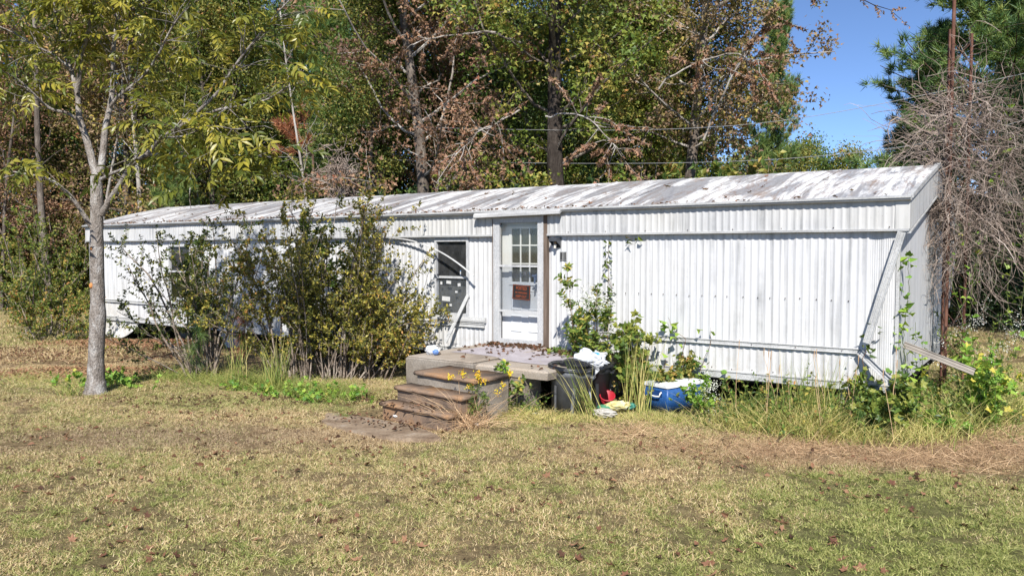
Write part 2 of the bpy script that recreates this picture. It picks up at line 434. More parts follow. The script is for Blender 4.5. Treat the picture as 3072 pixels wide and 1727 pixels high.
G0, G1, G2 = (0.022, 0.045, 0.010), (0.055, 0.092, 0.018), (0.105, 0.135, 0.022)
OL, YG, YE = (0.105, 0.100, 0.026), (0.16, 0.165, 0.036), (0.25, 0.205, 0.05)
OR_, RD, BR, TN, DB = (0.26, 0.13, 0.045), (0.17, 0.06, 0.04), (0.135, 0.078, 0.052), (0.22, 0.15, 0.095), (0.075, 0.046, 0.034)
L_PECAN = leafmat('pecan_leaf', [(0.05, (0.06, 0.085, 0.014)), (0.25, (0.12, 0.14, 0.02)), (0.55, (0.23, 0.21, 0.028)), (0.82, (0.34, 0.29, 0.04)), (0.93, (0.32, 0.17, 0.04)), (1.0, (0.26, 0.11, 0.04))], 0.3, 0.4, 0.45, 0.2, .12, 1.1)
L_GREEN = leafmat('green_leaf', [(0.1, G0), (0.4, G1), (0.7, G2), (0.95, YG)], 0.25, 0.45, 0.35, 0.3)
L_OLIVE = leafmat('olive_leaf', [(0.08, G0), (0.32, G1), (0.52, OL), (0.72, YG), (0.88, YE), (1.0, OR_)], 0.28, 0.5, 0.3, 0.4)
L_AUTUMN = leafmat('autumn_leaf', [(0.05, G1), (0.22, OL), (0.38, BR), (0.5, TN), (0.62, OL), (0.74, BR), (0.86, YE), (0.95, OR_), (1.0, RD)], 0.25, 0.6, 0.2, 0.35)
L_BROWNRED = leafmat('brown_red_leaf', [(0.05, DB), (0.3, BR), (0.52, (0.20, 0.11, 0.065)), (0.68, TN), (0.8, RD), (0.9, OL), (1.0, YE)], 0.22, 0.65, 0.2, 0.3)
L_YELLOWG = leafmat('yellow_green_leaf', [(0.05, G0), (0.25, G1), (0.5, G2), (0.72, YG), (0.9, YE), (1.0, OR_)], 0.3, 0.5, 0.3, 0.35)
L_DARKG = leafmat('dark_evergreen_leaf', [(0.1, (0.018, 0.036, 0.012)), (0.5, (0.04, 0.07, 0.022)), (0.9, (0.075, 0.105, 0.03))], 0.15, 0.4, 0.4, 0.25, .12, 1.8)
L_PINE = leafmat('pine_needle', [(0.1, (0.022, 0.048, 0.016)), (0.45, (0.055, 0.095, 0.028)), (0.8, (0.11, 0.14, 0.04)), (1.0, (0.19, 0.18, 0.06))], 0.22, 0.45, 0.35, 0.25, .12, 2.4)
L_PRIVET = leafmat('privet_leaf', [(0.05, (0.022, 0.036, 0.010)), (0.4, (0.05, 0.07, 0.015)), (0.72, (0.10, 0.11, 0.02)), (0.88, (0.23, 0.20, 0.03)), (1.0, (0.32, 0.24, 0.04))], 0.22, 0.4, 0.4, 0.2)
L_BUSHGOLD = leafmat('bronze_shrub_leaf', [(0.05, (0.04, 0.05, 0.012)), (0.3, (0.09, 0.09, 0.018)), (0.5, (0.125, 0.115, 0.026)), (0.72, (0.20, 0.17, 0.032)), (0.9, (0.30, 0.25, 0.05)), (1.0, (0.28, 0.14, 0.04))], 0.3, 0.45, 0.35, 0.3, .12, 1.85)
L_WEED = leafmat('weed_leaf', [(0.05, (0.03, 0.06, 0.014)), (0.45, (0.075, 0.12, 0.025)), (0.8, (0.14, 0.18, 0.035)), (1.0, (0.28, 0.22, 0.05))], 0.3, 0.5, 0.3, 0.25)
L_BRIGHT = leafmat('bright_vine_leaf', [(0.05, (0.05, 0.12, 0.02)), (0.5, (0.12, 0.22, 0.03)), (0.9, (0.22, 0.30, 0.05)), (1.0, (0.35, 0.30, 0.05))], 0.35, 0.45, 0.35, 0.15)
L_DEAD = leafmat('dead_leaf', [(0.05, (0.06, 0.03, 0.022)), (0.4, (0.14, 0.065, 0.04)), (0.75, (0.23, 0.115, 0.07)), (1.0, (0.30, 0.17, 0.10))], 0.25, 0.7, 0.2, 0.0, 0.5, 1.25)
L_RUSTNEEDLE = leafmat('dead_rust_needle', [(0.1, (0.16, 0.06, 0.03)), (0.6, (0.28, 0.12, 0.06)), (1.0, (0.36, 0.19, 0.10))], 0.15, 0.7, 0.2)
L_TALLGRASS = leafmat('tall_grass_blade', [(0.05, (0.09, 0.13, 0.03)), (0.35, (0.17, 0.19, 0.05)), (0.6, (0.30, 0.27, 0.09)), (1.0, (0.46, 0.36, 0.17))], 0.25, 0.5, 0.3, 0.15)
L_STRAW = leafmat('dry_straw', [(0.05, (0.16, 0.10, 0.055)), (0.5, (0.30, 0.20, 0.115)), (1.0, (0.46, 0.33, 0.20))], 0.15, 0.6, 0.2, 0.15)
L_FLUFF = leafmat('white_fluffy_flower', [(0.1, (0.40, 0.41, 0.33)), (0.9, (0.62, 0.62, 0.54))], 0.25, 0.7, 0.1)
L_GOLD = leafmat('golden_flower', [(0.1, (0.45, 0.25, 0.02)), (0.9, (0.70, 0.46, 0.03))], 0.25, 0.7, 0.1)

# ground zones shared by soil and grass: where the turf is green, straw-coloured or bare
def zone(nt, pos, cx, cy, rx, ry, soft=0.35, rot=0.0):
    mp = nt.nodes.new('ShaderNodeMapping'); mp.vector_type = 'TEXTURE'
    mp.inputs['Location'].default_value = (cx, cy, 0); mp.inputs['Scale'].default_value = (rx, ry, 1e6); mp.inputs['Rotation'].default_value = (0, 0, rot)
    nt.links.new(pos, mp.inputs[0])
    l = nt.nodes.new('ShaderNodeVectorMath'); l.operation = 'LENGTH'
    nt.links.new(mp.outputs[0], l.inputs[0])
    n = noise(nt, mapped(nt, (1, 1, 1), 'World'), 1.6, 4)
    d = math_(nt, 'ADD', l.outputs['Value'], math_(nt, 'MULTIPLY', math_(nt, 'SUBTRACT', n, 0.5), 0.9))
    return ramp(nt, d, [(max(0, 1 - soft) / 2, 1), (0.5, 0)]) if False else math_(nt, 'SUBTRACT', 1.0, math_(nt, 'DIVIDE', math_(nt, 'SUBTRACT', d, 1 - soft), soft * 2), clamp=True)

def greenness(nt):
    g = nt.nodes.new('ShaderNodeNewGeometry'); pos = g.outputs['Position']
    n1 = noise(nt, mapped(nt, (1, 1, 0), 'World'), 0.55, 4, 0.6)
    n2 = noise(nt, mapped(nt, (1, 1, 0), 'World', (7, 3, 0)), 2.6, 4, 0.65)
    f = math_(nt, 'ADD', math_(nt, 'MULTIPLY', n1, 0.9), math_(nt, 'MULTIPLY', n2, 0.6))
    f = math_(nt, 'SUBTRACT', f, 0.40)
    for cx, cy, rx, ry, a in ((2.5, 5.0, 1.7, 1.0, 0.55), (3.6, 6.4, 1.5, 0.8, 0.40), (-2.2, 4.9, .8, .5, .15), (-2.8, 5.6, 2.2, 1.0, 0.03), (0.6, 6.6, 2.6, 0.7, 0.05), (-3.3, 10.6, 1.5, .45, 0.35), (-13, 20, 5, 4, 0.12)):
        f = math_(nt, 'ADD', f, math_(nt, 'MULTIPLY', zone(nt, pos, cx, cy, rx, ry, 0.5), a))
    for cx, cy, rx, ry, a in ((-4.2, 8.6, 2.6, 0.7, 0.16), (-2.4, 10.2, 2.2, 0.8, 0.18), (4.2, 8.0, 3.0, 0.55, 0.45), (-9.5, 15.0, 4.0, 2.0, 0.3), (-1.6, 9.0, 0.9, 0.5, 0.4), (0.5, 4.6, 1.4, .5, .1), (2.0, 6.0, .7, .25, .3), (3.1, 5.6, .5, .2, .3), (1.2, 7.2, .8, .25, .2), (-1.5, 7.0, .9, .3, .2)):
        f = math_(nt, 'SUBTRACT', f, math_(nt, 'MULTIPLY', zone(nt, pos, cx, cy, rx, ry, 0.5), a))
    return f, pos
def grass_mat():
    m, nt, b = newmat('lawn_blade', 0.55, 0.25)
    f, pos = greenness(nt)
    at = N(nt, 'Attribute', attribute_name='tint')
    gf = math_(nt, 'MULTIPLY', math_(nt, 'ADD', math_(nt, 'SUBTRACT', f, math_(nt, 'MULTIPLY', at.outputs['Fac'], 0.9)), 0.16), 3.0, clamp=True)
    isl = nt.nodes.new('ShaderNodeNewGeometry').outputs['Random Per Island']
    straw = ramp(nt, isl, [(0.0, (0.24, 0.155, 0.08)), (0.35, (0.54, 0.40, 0.21)), (0.75, (0.72, 0.56, 0.32)), (1.0, (0.82, 0.68, 0.43))])
    green = ramp(nt, isl, [(0.0, (0.13, 0.17, 0.04)), (0.5, (0.32, 0.345, 0.10)), (1.0, (0.52, 0.50, 0.20))])
    dry = zone(nt, pos, 4.2, 8.0, 3.2, 0.6, 0.5)
    straw = mix(nt, math_(nt, 'MULTIPLY', dry, 0.6), straw, (0.33, 0.20, 0.125))
    dead = zone(nt, pos, -4.2, 8.6, 2.4, 0.6, 0.5)
    straw = mix(nt, math_(nt, 'MULTIPLY', dead, 0.55), straw, (0.28, 0.20, 0.155))
    c = mix(nt, gf, straw, green)
    nt.links.new(c, b.inputs['Base Color'])
    tl = nt.nodes.new('ShaderNodeBsdfTranslucent'); nt.links.new(c, tl.inputs[0])
    ms = nt.nodes.new('ShaderNodeMixShader'); ms.inputs[0].default_value = 0.3
    nt.links.new(b.outputs[0], ms.inputs[1]); nt.links.new(tl.outputs[0], ms.inputs[2])
    nt.links.new(ms.outputs[0], nt.nodes['Material Output'].inputs[0])
    return m
M_GRASS = grass_mat()
def ground_mat():
    m, nt, b = newmat('thatch_and_soil', 0.95, 0.1)
    f, pos = greenness(nt)
    v = mapped(nt, (1, 1, 1), 'World')
    a = noise(nt, v, 14, 6, 0.7); a2 = noise(nt, v, 70, 4, 0.7)
    c = ramp(nt, a, [(0.28, (0.10, 0.062, 0.038)), (0.5, (0.27, 0.185, 0.105)), (0.72, (0.46, 0.33, 0.185))])
    c = mix(nt, math_(nt, 'MULTIPLY', f, 1.2, clamp=True), c, ramp(nt, a, [(0.3, (0.07, 0.075, 0.025)), (0.7, (0.26, 0.245, 0.10))]))
    c = mix(nt, 0.75, c, ramp(nt, a2, [(0.3, 0.45), (0.7, 1.0)]), 'MULTIPLY')
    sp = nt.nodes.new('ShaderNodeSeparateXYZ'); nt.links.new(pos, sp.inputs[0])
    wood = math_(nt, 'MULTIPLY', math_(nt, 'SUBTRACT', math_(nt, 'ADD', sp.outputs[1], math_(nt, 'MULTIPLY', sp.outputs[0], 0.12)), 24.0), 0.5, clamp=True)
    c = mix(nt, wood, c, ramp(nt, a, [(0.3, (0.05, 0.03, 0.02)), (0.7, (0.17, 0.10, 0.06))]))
    nt.links.new(c, b.inputs['Base Color'])
    bump(nt, b, a2, 0.8, 0.03)
    return m

# ------------------------------------------------------------------ terrain
def gz(x, y):
    """ground height"""
    x = np.asarray(x, float); y = np.asarray(y, float)
    return 0.020 * np.sin(x * 1.3 + 0.5) * np.sin(y * 0.9) + 0.012 * np.sin(x * 2.9 + y * 2.3) - 0.012
ax = np.concatenate([[-1500, -600, -250, -120, -70, -45], np.arange(-32, 24.1, 0.5), [32, 45, 70, 120, 250, 600, 1500]])
ay = np.concatenate([[-400, -120, -50, -25, -12], np.arange(-6, 36.1, 0.5), [45, 60, 90, 150, 300, 700, 2000]])
gx, gy = np.meshgrid(ax, ay)
nx, ny = len(ax), len(ay)
gi = np.arange(nx * ny).reshape(ny, nx)
gm = MB().add(np.stack([gx, gy, gz(gx, gy)], -1).reshape(-1, 3), np.stack([gi[:-1, :-1], gi[:-1, 1:], gi[1:, 1:], gi[1:, :-1]], -1).reshape(-1, 4))
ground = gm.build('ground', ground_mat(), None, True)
tag(ground, kind='structure')

# trailer frame: local x runs along the front (0 at the near end, negative towards the far end), y into the trailer, z up
TH = 0.61085
RX, RY = 4.5052, 9.2169
TROT = -TH
dvec = np.array([-math.cos(TH), math.sin(TH), 0.0]); evec = np.array([math.sin(TH), math.cos(TH), 0.0])
def tr(s, w_, z=0.0):
    """point at s metres along the trailer front from its near corner, w_ behind (minus: before) its front wall"""
    p = np.array([RX, RY, 0.0]) + s * dvec + w_ * evec
    return np.array([p[0], p[1], z])

# ------------------------------------------------------------------ the mobile home
rng = np.random.default_rng(101)
home = thing('mobile_home', 'long weathered white mobile home with corrugated metal siding, closed up and overgrown', 'mobile home', (RX, RY, 0), TROT)
L, D = 18.3, 4.37
ZB, ZF, ZE, ZR = 0.37, 2.285, 2.68, 3.234
DOOR = (4.81, 5.83)                         # opening between the brown trims
OPEN = [(6.37, 7.05, 1.01, 2.24), (14.05, 14.85, 1.00, 2.18)]   # windows: s0 s1 z0 z1

def rib(x, pitch, amp):
    """corrugation depth (towards the viewer) at x"""
    t = (x / pitch) % 1.0
    return amp * (0.5 - 0.5 * math.cos(2 * math.pi * min(1, max(0, (t - 0.0) / 0.62)))) if t < 0.62 else 0.0
def corr_sheet(x0, x1, z0, z1, y, pitch, amp, jit=0.0, lean=0.0, flip=False, steps=8, zs=3, end=None):
    """a corrugated sheet with folded edges; end=(x) makes it run along y at constant x instead"""
    n = max(2, int(round((x1 - x0) / pitch * steps)))
    xs = np.linspace(x0, x1, n + 1)
    wv = rng.normal(size=4) * jit
    V = []
    for k in range(zs):
        f = k / (zs - 1)
        z = z0 + (z1 - z0) * f
        for x in xs:
            a = (x - x0) / max(1e-6, x1 - x0)
            yy = y - rib(x, pitch, amp) - wv[0] * math.sin(a * 3.1) * math.sin(f * 3.14) - wv[1] * math.sin(a * 6.2) * f - lean * f
            zz = z(a) if callable(z) else z
            V.append([x, yy, zz])
    m1 = n + 1
    q = [[k * m1 + i, k * m1 + i + 1, (k + 1) * m1 + i + 1, (k + 1) * m1 + i] for k in range(zs - 1) for i in range(n)]
    m = MB(); m.add(V, q)
    # returned edges so the sheet has thickness
    for i in (0, n):
        e = np.array([V[k * m1 + i] for k in range(zs)]); e2 = e + [0, 0.012, 0]
        m.add(np.concatenate([e, e2]), [[k, k + 1, zs + k + 1, zs + k] for k in range(zs - 1)])
    return m

# front wall sheets, seams about every metre, split by the openings
edges = [0.0, 0.33, 1.20, 2.22, 3.22, 4.10, DOOR[0]]
left = [DOOR[1], 6.37, 7.05, 8.0, 9.0, 10.0, 11.0, 12.0, 13.0, 14.05, 14.85, 15.7, 16.55, 17.4, L]
panels = [(a, b) for a, b in zip(edges[:-1], edges[1:])] + [(a, b) for a, b in zip(left[:-1], left[1:])]
for k, (a, b) in enumerate(panels):
    pitch, amp = (0.024, 0.004) if k == 0 else ((0.092, 0.011) if b < 14 else (0.060, 0.009))
    pr = 0.006 * (k % 2)
    win = [o for o in OPEN if abs(o[0] - a) < 0.01]
    zz = [(ZB + 0.1, 2.30)] if not win else [(ZB + 0.1, win[0][2]), (win[0][3], 2.30)]
    for z0, z1 in zz:
        corr_sheet(-b, -a, z0, z1, 0.004 - pr, pitch, amp, 0.004, 0, steps=8 if pitch > .03 else 4, zs=6).build('wall_panel', M_SIDING, home, pitch > .03)
# inner shell, its near-black colour standing in for an unlit room
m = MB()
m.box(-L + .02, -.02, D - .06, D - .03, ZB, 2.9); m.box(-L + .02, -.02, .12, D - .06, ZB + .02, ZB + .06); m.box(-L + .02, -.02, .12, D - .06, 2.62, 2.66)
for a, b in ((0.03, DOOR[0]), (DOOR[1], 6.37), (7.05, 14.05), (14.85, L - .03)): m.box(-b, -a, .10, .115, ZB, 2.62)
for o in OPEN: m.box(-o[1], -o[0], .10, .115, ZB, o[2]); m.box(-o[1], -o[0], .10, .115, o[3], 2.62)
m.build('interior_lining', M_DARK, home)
# end walls
def end_wall(x, sgn):
    n = 180
    ys = np.linspace(0.0, D, n + 1)
    V = []
    for f in (0, 1):
        for y in ys:
            zt = ZE + (ZR - ZE) * (1 - abs(y - D / 2) / (D / 2)) - .06
            V.append([x + sgn * rib(y, 0.048, 0.007), y, ZB + .1 if f == 0 else zt])
    q = [[i, i + 1, n + 2 + i, n + 1 + i] for i in range(n)]
    return MB().add(V, q)
end_wall(0.0, 1).build('end_wall', M_SIDING, home, True)
end_wall(-L, -1).build('end_wall', M_SIDING, home, True)
corr_sheet(-L, 0, ZB + .1, 2.62, D, 0.1, -0.01, zs=2, steps=3).build('back_wall', M_SIDING, home)
# corner posts
for x in (0.004, -L - .004):
    MB().box(x - .03, x + .008, -.016, .02, ZB, 2.30).build('corner_trim', M_TRIM, home)
# fascia (upper band) in sheets, broken at the door
fe = [(-.10, 1.25), (1.25, 2.45), (2.45, 3.65), (3.65, DOOR[0]), (DOOR[1], 6.9), (6.9, 8.4), (8.4, 10.0), (10.0, 11.6), (11.6, 13.2), (13.2, 14.7), (14.7, 16.2), (16.2, L + .1)]
for k, (a, b) in enumerate(fe):
    corr_sheet(-b, -a, ZF + .02, ZE - .03, -.055 - .003 * (k % 2), 0.092 if b < 12 else 0.066, 0.010, 0.007 if b > 11 else .003, 0, zs=5).build('fascia_panel', M_FASCIA, home, True)
MB().box(-.04, .115, -.074, -.058, ZF + .02, ZE - .03).build('fascia_corner', M_FASCIA, home)
# rain lip under the fascia, either side of the door
for a, b in ((-.11, DOOR[0]), (DOOR[1], L + .1)):
    n = 24
    pts = np.linspace(-b, -a, n)
    m = MB()
    for i in range(n - 1):
        m.alongx([(-.078, ZF - .004), (-.078, ZF + .022), (-.052, ZF + .028), (.006, ZF + .014), (.006, ZF - .004)], pts[i], pts[i + 1])
    m.build('fascia_lip', M_TRIM_GREY, home)
# gable-end fascia following the roof slope, both ends
for x, sg in ((.115, 1), (-L - .115, -1)):
    for y0, y1 in ((-.06, D / 2), (D / 2, D + .06)):
        n = 44
        ys = np.linspace(y0, y1, n + 1)
        V = []
        for f in (0, 1):
            for y in ys:
                zt = ZE + (ZR - ZE) * (1 - abs(y - D / 2) / (D / 2 + .1)) - .03
                V.append([x + sg * rib(y, .05, .006), y, zt - (0.37 if f == 0 else 0)])
        MB().add(V, [[i, i + 1, n + 2 + i, n + 1 + i] for i in range(n)]).build('gable_fascia', M_FASCIA, home, True)
        m = MB()
        za = ZE + (ZR - ZE) * (1 - abs(y0 - D / 2) / (D / 2 + .1)); zb_ = ZE + (ZR - ZE) * (1 - abs(y1 - D / 2) / (D / 2 + .1))
        for dz, hh, pr in ((.0, .055, .03), (-.405, .02, .012)):
            V = [[x - .03, y0, za + dz - .03], [x + sg * pr, y0, za + dz - .03], [x + sg * pr, y0, za + dz + hh - .03], [x - .03, y0, za + dz + hh - .03],
                 [x - .03, y1, zb_ + dz - .03], [x + sg * pr, y1, zb_ + dz - .03], [x + sg * pr, y1, zb_ + dz + hh - .03], [x - .03, y1, zb_ + dz + hh - .03]]
            m.add(V, [[0, 1, 2, 3], [4, 7, 6, 5], [0, 4, 5, 1], [1, 5, 6, 2], [2, 6, 7, 3], [3, 7, 4, 0]])
        m.build('rake_trim', M_TRIM_GREY, home)
    # soffit behind the overhang
    MB().add([[x * 1.0, -.05, ZF + .0], [x - sg * .12, -.05, ZF + .0], [x - sg * .12, D / 2, ZF + .55], [x, D / 2, ZF + .55], [x - sg * .12, D + .05, ZF], [x, D + .05, ZF]], [[0, 1, 2, 3], [3, 2, 4, 5]]).build('soffit', M_TRIM, home)
# roof sheets across the trailer, each front and back slope a sheet
rs = np.concatenate([[-.12], np.arange(1.15, 18.0, 1.22), [L + .12]])
for k, (a, b) in enumerate(zip(rs[:-1], rs[1:])):
    for side in (0, 1):
        V = []
        nxp, nyp = 5, 7
        bow = rng.normal(size=2) * 0.006
        for j in range(nyp):
            f = j / (nyp - 1)
            y = -.115 + f * (D / 2 + .115)
            z = ZE - .005 + (ZR - ZE + .005) * (f - 0.06 * math.sin(f * math.pi) * -0.9)
            for i in range(nxp):
                g = i / (nxp - 1)
                V.append([-b + (b - a + .012) * g, y if side == 0 else D - y, z + bow[0] * math.sin(g * 6.28) * math.sin(f * 3.14) + bow[1] * math.sin(g * 3.1) * math.sin(f * 3.14) + .002 + .004 * (k % 2)])
        q = [[j * nxp + i, j * nxp + i + 1, (j + 1) * nxp + i + 1, (j + 1) * nxp + i] for j in range(nyp - 1) for i in range(nxp - 1)]
        MB().add(V, q).build('roof_sheet', M_ROOF, home, True)
        if side == 0 and k > 0:
            m = MB()
            V = []
            for j in range(nyp):
                f = j / (nyp - 1)
                y = -.115 + f * (D / 2 + .115); z = ZE - .005 + (ZR - ZE + .005) * (f + 0.054 * math.sin(f * math.pi))
                for dx, dz in ((-.012, .007), (-.008, .016), (.008, .016), (.012, .007)): V.append([-a + dx, y, z + dz])
            m.add(V, [[j * 4 + i, j * 4 + i + 1, j * 4 + i + 5, j * 4 + i + 4] for j in range(nyp - 1) for i in range(3)])
            m.build('roof_seam', M_ROOF, home)
# drip edge / eave trim
for a, b in ((-.13, 4.5), (4.5, 8.6), (8.6, 13.0), (13.0, L + .13)):
    dz = rng.normal() * .002
    MB().alongx([(-.125, ZE - .042 + dz), (-.13, ZE + dz), (-.105, ZE + .008 + dz), (-.05, ZE + .01 + dz), (-.05, ZE - .05 + dz), (-.10, ZE - .052 + dz)], -b, -a).build('eave_trim', M_TRIM_GREY, home)
    MB().alongx([(-.142, ZE - .022 + dz), (-.142, ZE - .012 + dz), (-.128, ZE - .012 + dz), (-.128, ZE - .022 + dz)], -b, -a).build('drip_rail', M_TRIM, home)
# loose rain diverter over the door
A = Matrix.Translation((-6.12, -.13, 2.60)) @ Matrix.Rotation(R(90), 4, 'Y') @ Matrix.Rotation(R(0), 4, 'Z')
pr = [(-.05, .06), (-.035, -.03), (.0, -.055), (.035, -.06), (.045, -.04), (.012, -.02), (.005, .06)]
A = Matrix(((0, 0, 1, -6.12), (0, 1, 0, -.13), (-1, 0, 0, 2.61), (0, 0, 0, 1)))
B = Matrix(((0, 0, 1, -4.52), (0, 1, 0, -.13), (-1, 0, 0, 2.635), (0, 0, 0, 1)))
MB().prism(pr, A, B).build('rain_diverter', M_TRIM_GREY, home)
# belt rail and bottom rail
def rail(s0, s1, z0, z1, prot=.03, m_=M_TRIM, name='belt_rail', dz=0.0):
    h = z1 - z0
    prof = [(-.002, z0), (-prot * .7, z0), (-prot, z0 + h * .12), (-prot * .55, z0 + h * .3), (-prot * .55, z0 + h * .7), (-prot, z0 + h * .88), (-prot * .7, z1), (-.002, z1)]
    return MB().alongx([(y - .012, z) for y, z in prof], -s1, -s0).build(name, m_, home)
for a, b in ((.40, 4.4), (6.02, 9.6), (9.605, 13.2), (13.205, L)): rail(a, b, .815, .886)
for a, b in ((.0, 3.9), (6.35, 9.6), (9.605, 13.2), (13.205, L)):
    MB().alongx([(.0, ZB), (-.02, ZB), (-.032, ZB + .012), (-.026, ZB + .085), (-.036, ZB + .093), (-.036, ZB + .107), (-.014, ZB + .115), (.0, ZB + .115)], -b, -a).build('bottom_rail', M_TRIM, home)
# the bent end of the belt rail hanging down in front of the wall, and the loose strips at the near corner
def channel(name, p0, p1, wd, up, mt, flange=.018):
    p0, p1, up = Vector(p0), Vector(p1), Vector(up)
    z = (p1 - p0).normalized(); x = z.cross(up).normalized(); y = x.cross(z)      # y ~ facing
    def fr(p): return Matrix(((x.x, y.x, z.x, p.x), (x.y, y.y, z.y, p.y), (x.z, y.z, z.z, p.z), (0, 0, 0, 1)))
    h = wd / 2
    prof = [(-h, -.004), (-h, flange), (-h + .012, flange), (-h + .016, .004), (-h * .3, .004), (-h * .2, .010), (h * .2, .010), (h * .3, .004), (h - .016, .004), (h - .012, flange), (h, flange), (h, -.004)]
    n = 8
    m = MB()
    for i in range(n):
        a = p0.lerp(p1, i / n); b = p0.lerp(p1, (i + 1) / n)
        sag = y * (.012 * math.sin(i / n * 3.14)); sag2 = y * (.012 * math.sin((i + 1) / n * 3.14))
        m.prism(prof, fr(a + sag), fr(b + sag2), caps=False)
    for e in (p0, p1):
        m.add([list(fr(e) @ Vector((-h, -.004, 0))), list(fr(e) @ Vector((h, -.004, 0))), list(fr(e) @ Vector((h, .004, 0))), list(fr(e) @ Vector((-h, .004, 0)))], [[0, 1, 2, 3]])
    o = m.build(name, mt, home)
    return o
channel('hanging_rail_end', (-.40, -.035, .852), (.10, -.30, .46), .085, (-.2, -1, .25), M_TRIM, .03)
channel('loose_corner_strip', (.04, -.10, 2.27), (-.30, -.16, .97), .088, (-.1, -1, .1), M_TRIM)
channel('fallen_end_strip', (.05, .12, .95), (.76, .33, .66), .08, (.25, -1, .35), plain('dull_beige_strip', (.27, .24, .205), .7, .2, .2, 5), .014)
channel('loose_back_strip', (.09, D + .02, 2.3), (.02, D - .25, 1.15), .16, (-.3, -1, 0), M_TRIM)
# screws along the wall
sm = MB().lathe([(0.0, -.004), (.006, -.003), (.008, 0)], 6, Matrix.Rotation(R(90), 4, 'X')).mesh('screw', M_SCREW)
def screw(s, z, y=-.013):
    o = bpy.data.objects.new('screw', sm); COL.objects.link(o); o.parent = home; o.location = (-s, y, z)
for s in np.arange(.55, 4.7, .185): screw(s + rng.normal() * .012, 1.455 + rng.normal() * .004)
for s in np.arange(.35, 4.0, .27): screw(s, .515 + rng.normal() * .006)
for s in np.arange(6.1, 7.2, .19): screw(s, .50)
for s in np.arange(.1, 4.5, .62): screw(s, ZF + .045, -.068)
for s in np.arange(.6, 4.2, .55): screw(s, .85, -.045)
# underside: floor, chassis rails, block piers, scraps of skirting
MB().box(-L + .05, -.05, .03, D - .05, ZB - .03, ZB + .02).build('underfloor', M_STEEL, home)
for y in (.9, D - .9): MB().box(-L + .2, -.2, y - .04, y + .04, .12, ZB - .03).build('chassis_beam', M_STEEL, home)
for s in (1.6, 4.4, 7.2, 10.0, 12.8, 15.6):
    for y in (.9, D - .9):
        for k in range(1): MB().box(-s - .2, -s + .2, y - .1, y + .1, -.03, .12).build('pier_block', M_CONCRETE, home)
def skirt(s0, s1, y, z1, ragged, tilt=0):
    n = int((s1 - s0) / .06 * 6); xs = np.linspace(-s1, -s0, n + 1)
    V = []
    for f in (0, 1):
        for x in xs:
            a = (x + s1) / (s1 - s0)
            V.append([x, y - rib(x, .06, .009) - (tilt if f == 0 else 0), (-.03 + ragged(a)) if f == 0 else z1])
    return MB().add(V, [[i, i + 1, n + 2 + i, n + 1 + i] for i in range(n)]).build('skirting_sheet', M_SIDING, home, True)
skirt(16.2, 18.25, .02, ZB + .01, lambda a: 0.30 * max(0, (a - .62) / .38) ** 1.5, .05)
skirt(12.55, 13.15, .03, ZB + .01, lambda a: .02, -.18)
skirt(.02, .62, .03, ZB + .01, lambda a: .0 + .14 * max(0, .5 - a), .04)
skirt(3.6, 4.2, .12, ZB + .01, lambda a: .0, .0)

# ---- window by the door
def window(s0, s1, z0, z1, bar, label=None):
    wf = MB()
    fw = .032
    wf.box(-s1 - .02, -s0 + .02, -.028, .05, z1 - fw, z1 + .01); wf.box(-s1 - .02, -s0 + .02, -.036, .05, z0 - .03, z0 + fw - .01)
    wf.box(-s1 - .02, -s1 + fw - .01, -.026, .05, z0 + fw - .01, z1 - fw); wf.box(-s0 - fw + .01, -s0 + .02, -.026, .05, z0 + fw - .01, z1 - fw)
    o = wf.build('window', M_FRAMEWHITE, home)
    MB().box(-s1 + fw - .01, -s0 - fw + .01, -.020, .03, bar - .018, bar + .018).build('meeting_rail', M_FRAMEWHITE, o)
    MB().box(-s1 + .025, -s0 - .025, .022, .026, bar + .018, z1 - fw).build('pane', M_WINGLASS, o)
    MB().box(-s1 + .025, -s0 - .025, .004, .008, z0 + fw - .01, bar - .018).build('pane', M_SCREEN if label else M_DARKGLASS, o)
    return o
wn1 = window(*OPEN[0], 1.62, True)
M_PAPER = plain('white_paper', (0.55, 0.55, 0.54), 0.7, 0.2)
for (sx, zz, ww, hh, rt) in ((6.78, 1.535, .10, .05, 4), (6.56, 1.50, .06, .05, -6), (6.84, 1.26, .17, .075, 3), (6.74, 1.16, .05, .04, -3), (6.62, 1.38, .05, .03, 0), (6.94, 1.52, .04, .05, 0)):
    Mx = Matrix.Translation((-sx, .0015, zz)) @ Matrix.Rotation(R(rt), 4, 'Y')
    MB().box(-ww / 2, ww / 2, -.001, .001, -hh / 2, hh / 2, Mx).build('sticker', M_PAPER, wn1)
MB().box(-7.05, -6.37, .10, .113, 1.0, 2.24).build('curtain', plain('grey_curtain', (0.10, 0.10, 0.095), 0.9, 0.1), wn1)
window(*OPEN[1], 1.6)
MB().alongx([(-.002, .90), (-.045, .90), (-.05, .93), (-.035, .985), (-.002, .985)], -7.15, -6.0).build('window_ledge', M_TRIM, home)
bt = thing('bottle', 'blue and white bottle standing inside the window beside the door', 'bottle', tuple(tr(6.55, .06, 1.64)), TROT)
MB().lathe([(0, 0), (.038, 0), (.04, .01), (.04, .09), (.03, .115), (.014, .13), (.014, .145), (0, .145)], 12).build('body', plain('blue_plastic', (.05, .22, .5), .3, .5), bt, True)
MB().lathe([(.0405, .02), (.0405, .08)], 12).build('paper_label', M_PAPER, bt)
MB().lathe([(.017, .135), (.017, .165), (0, .165)], 10).build('cap', M_PAPER, bt)

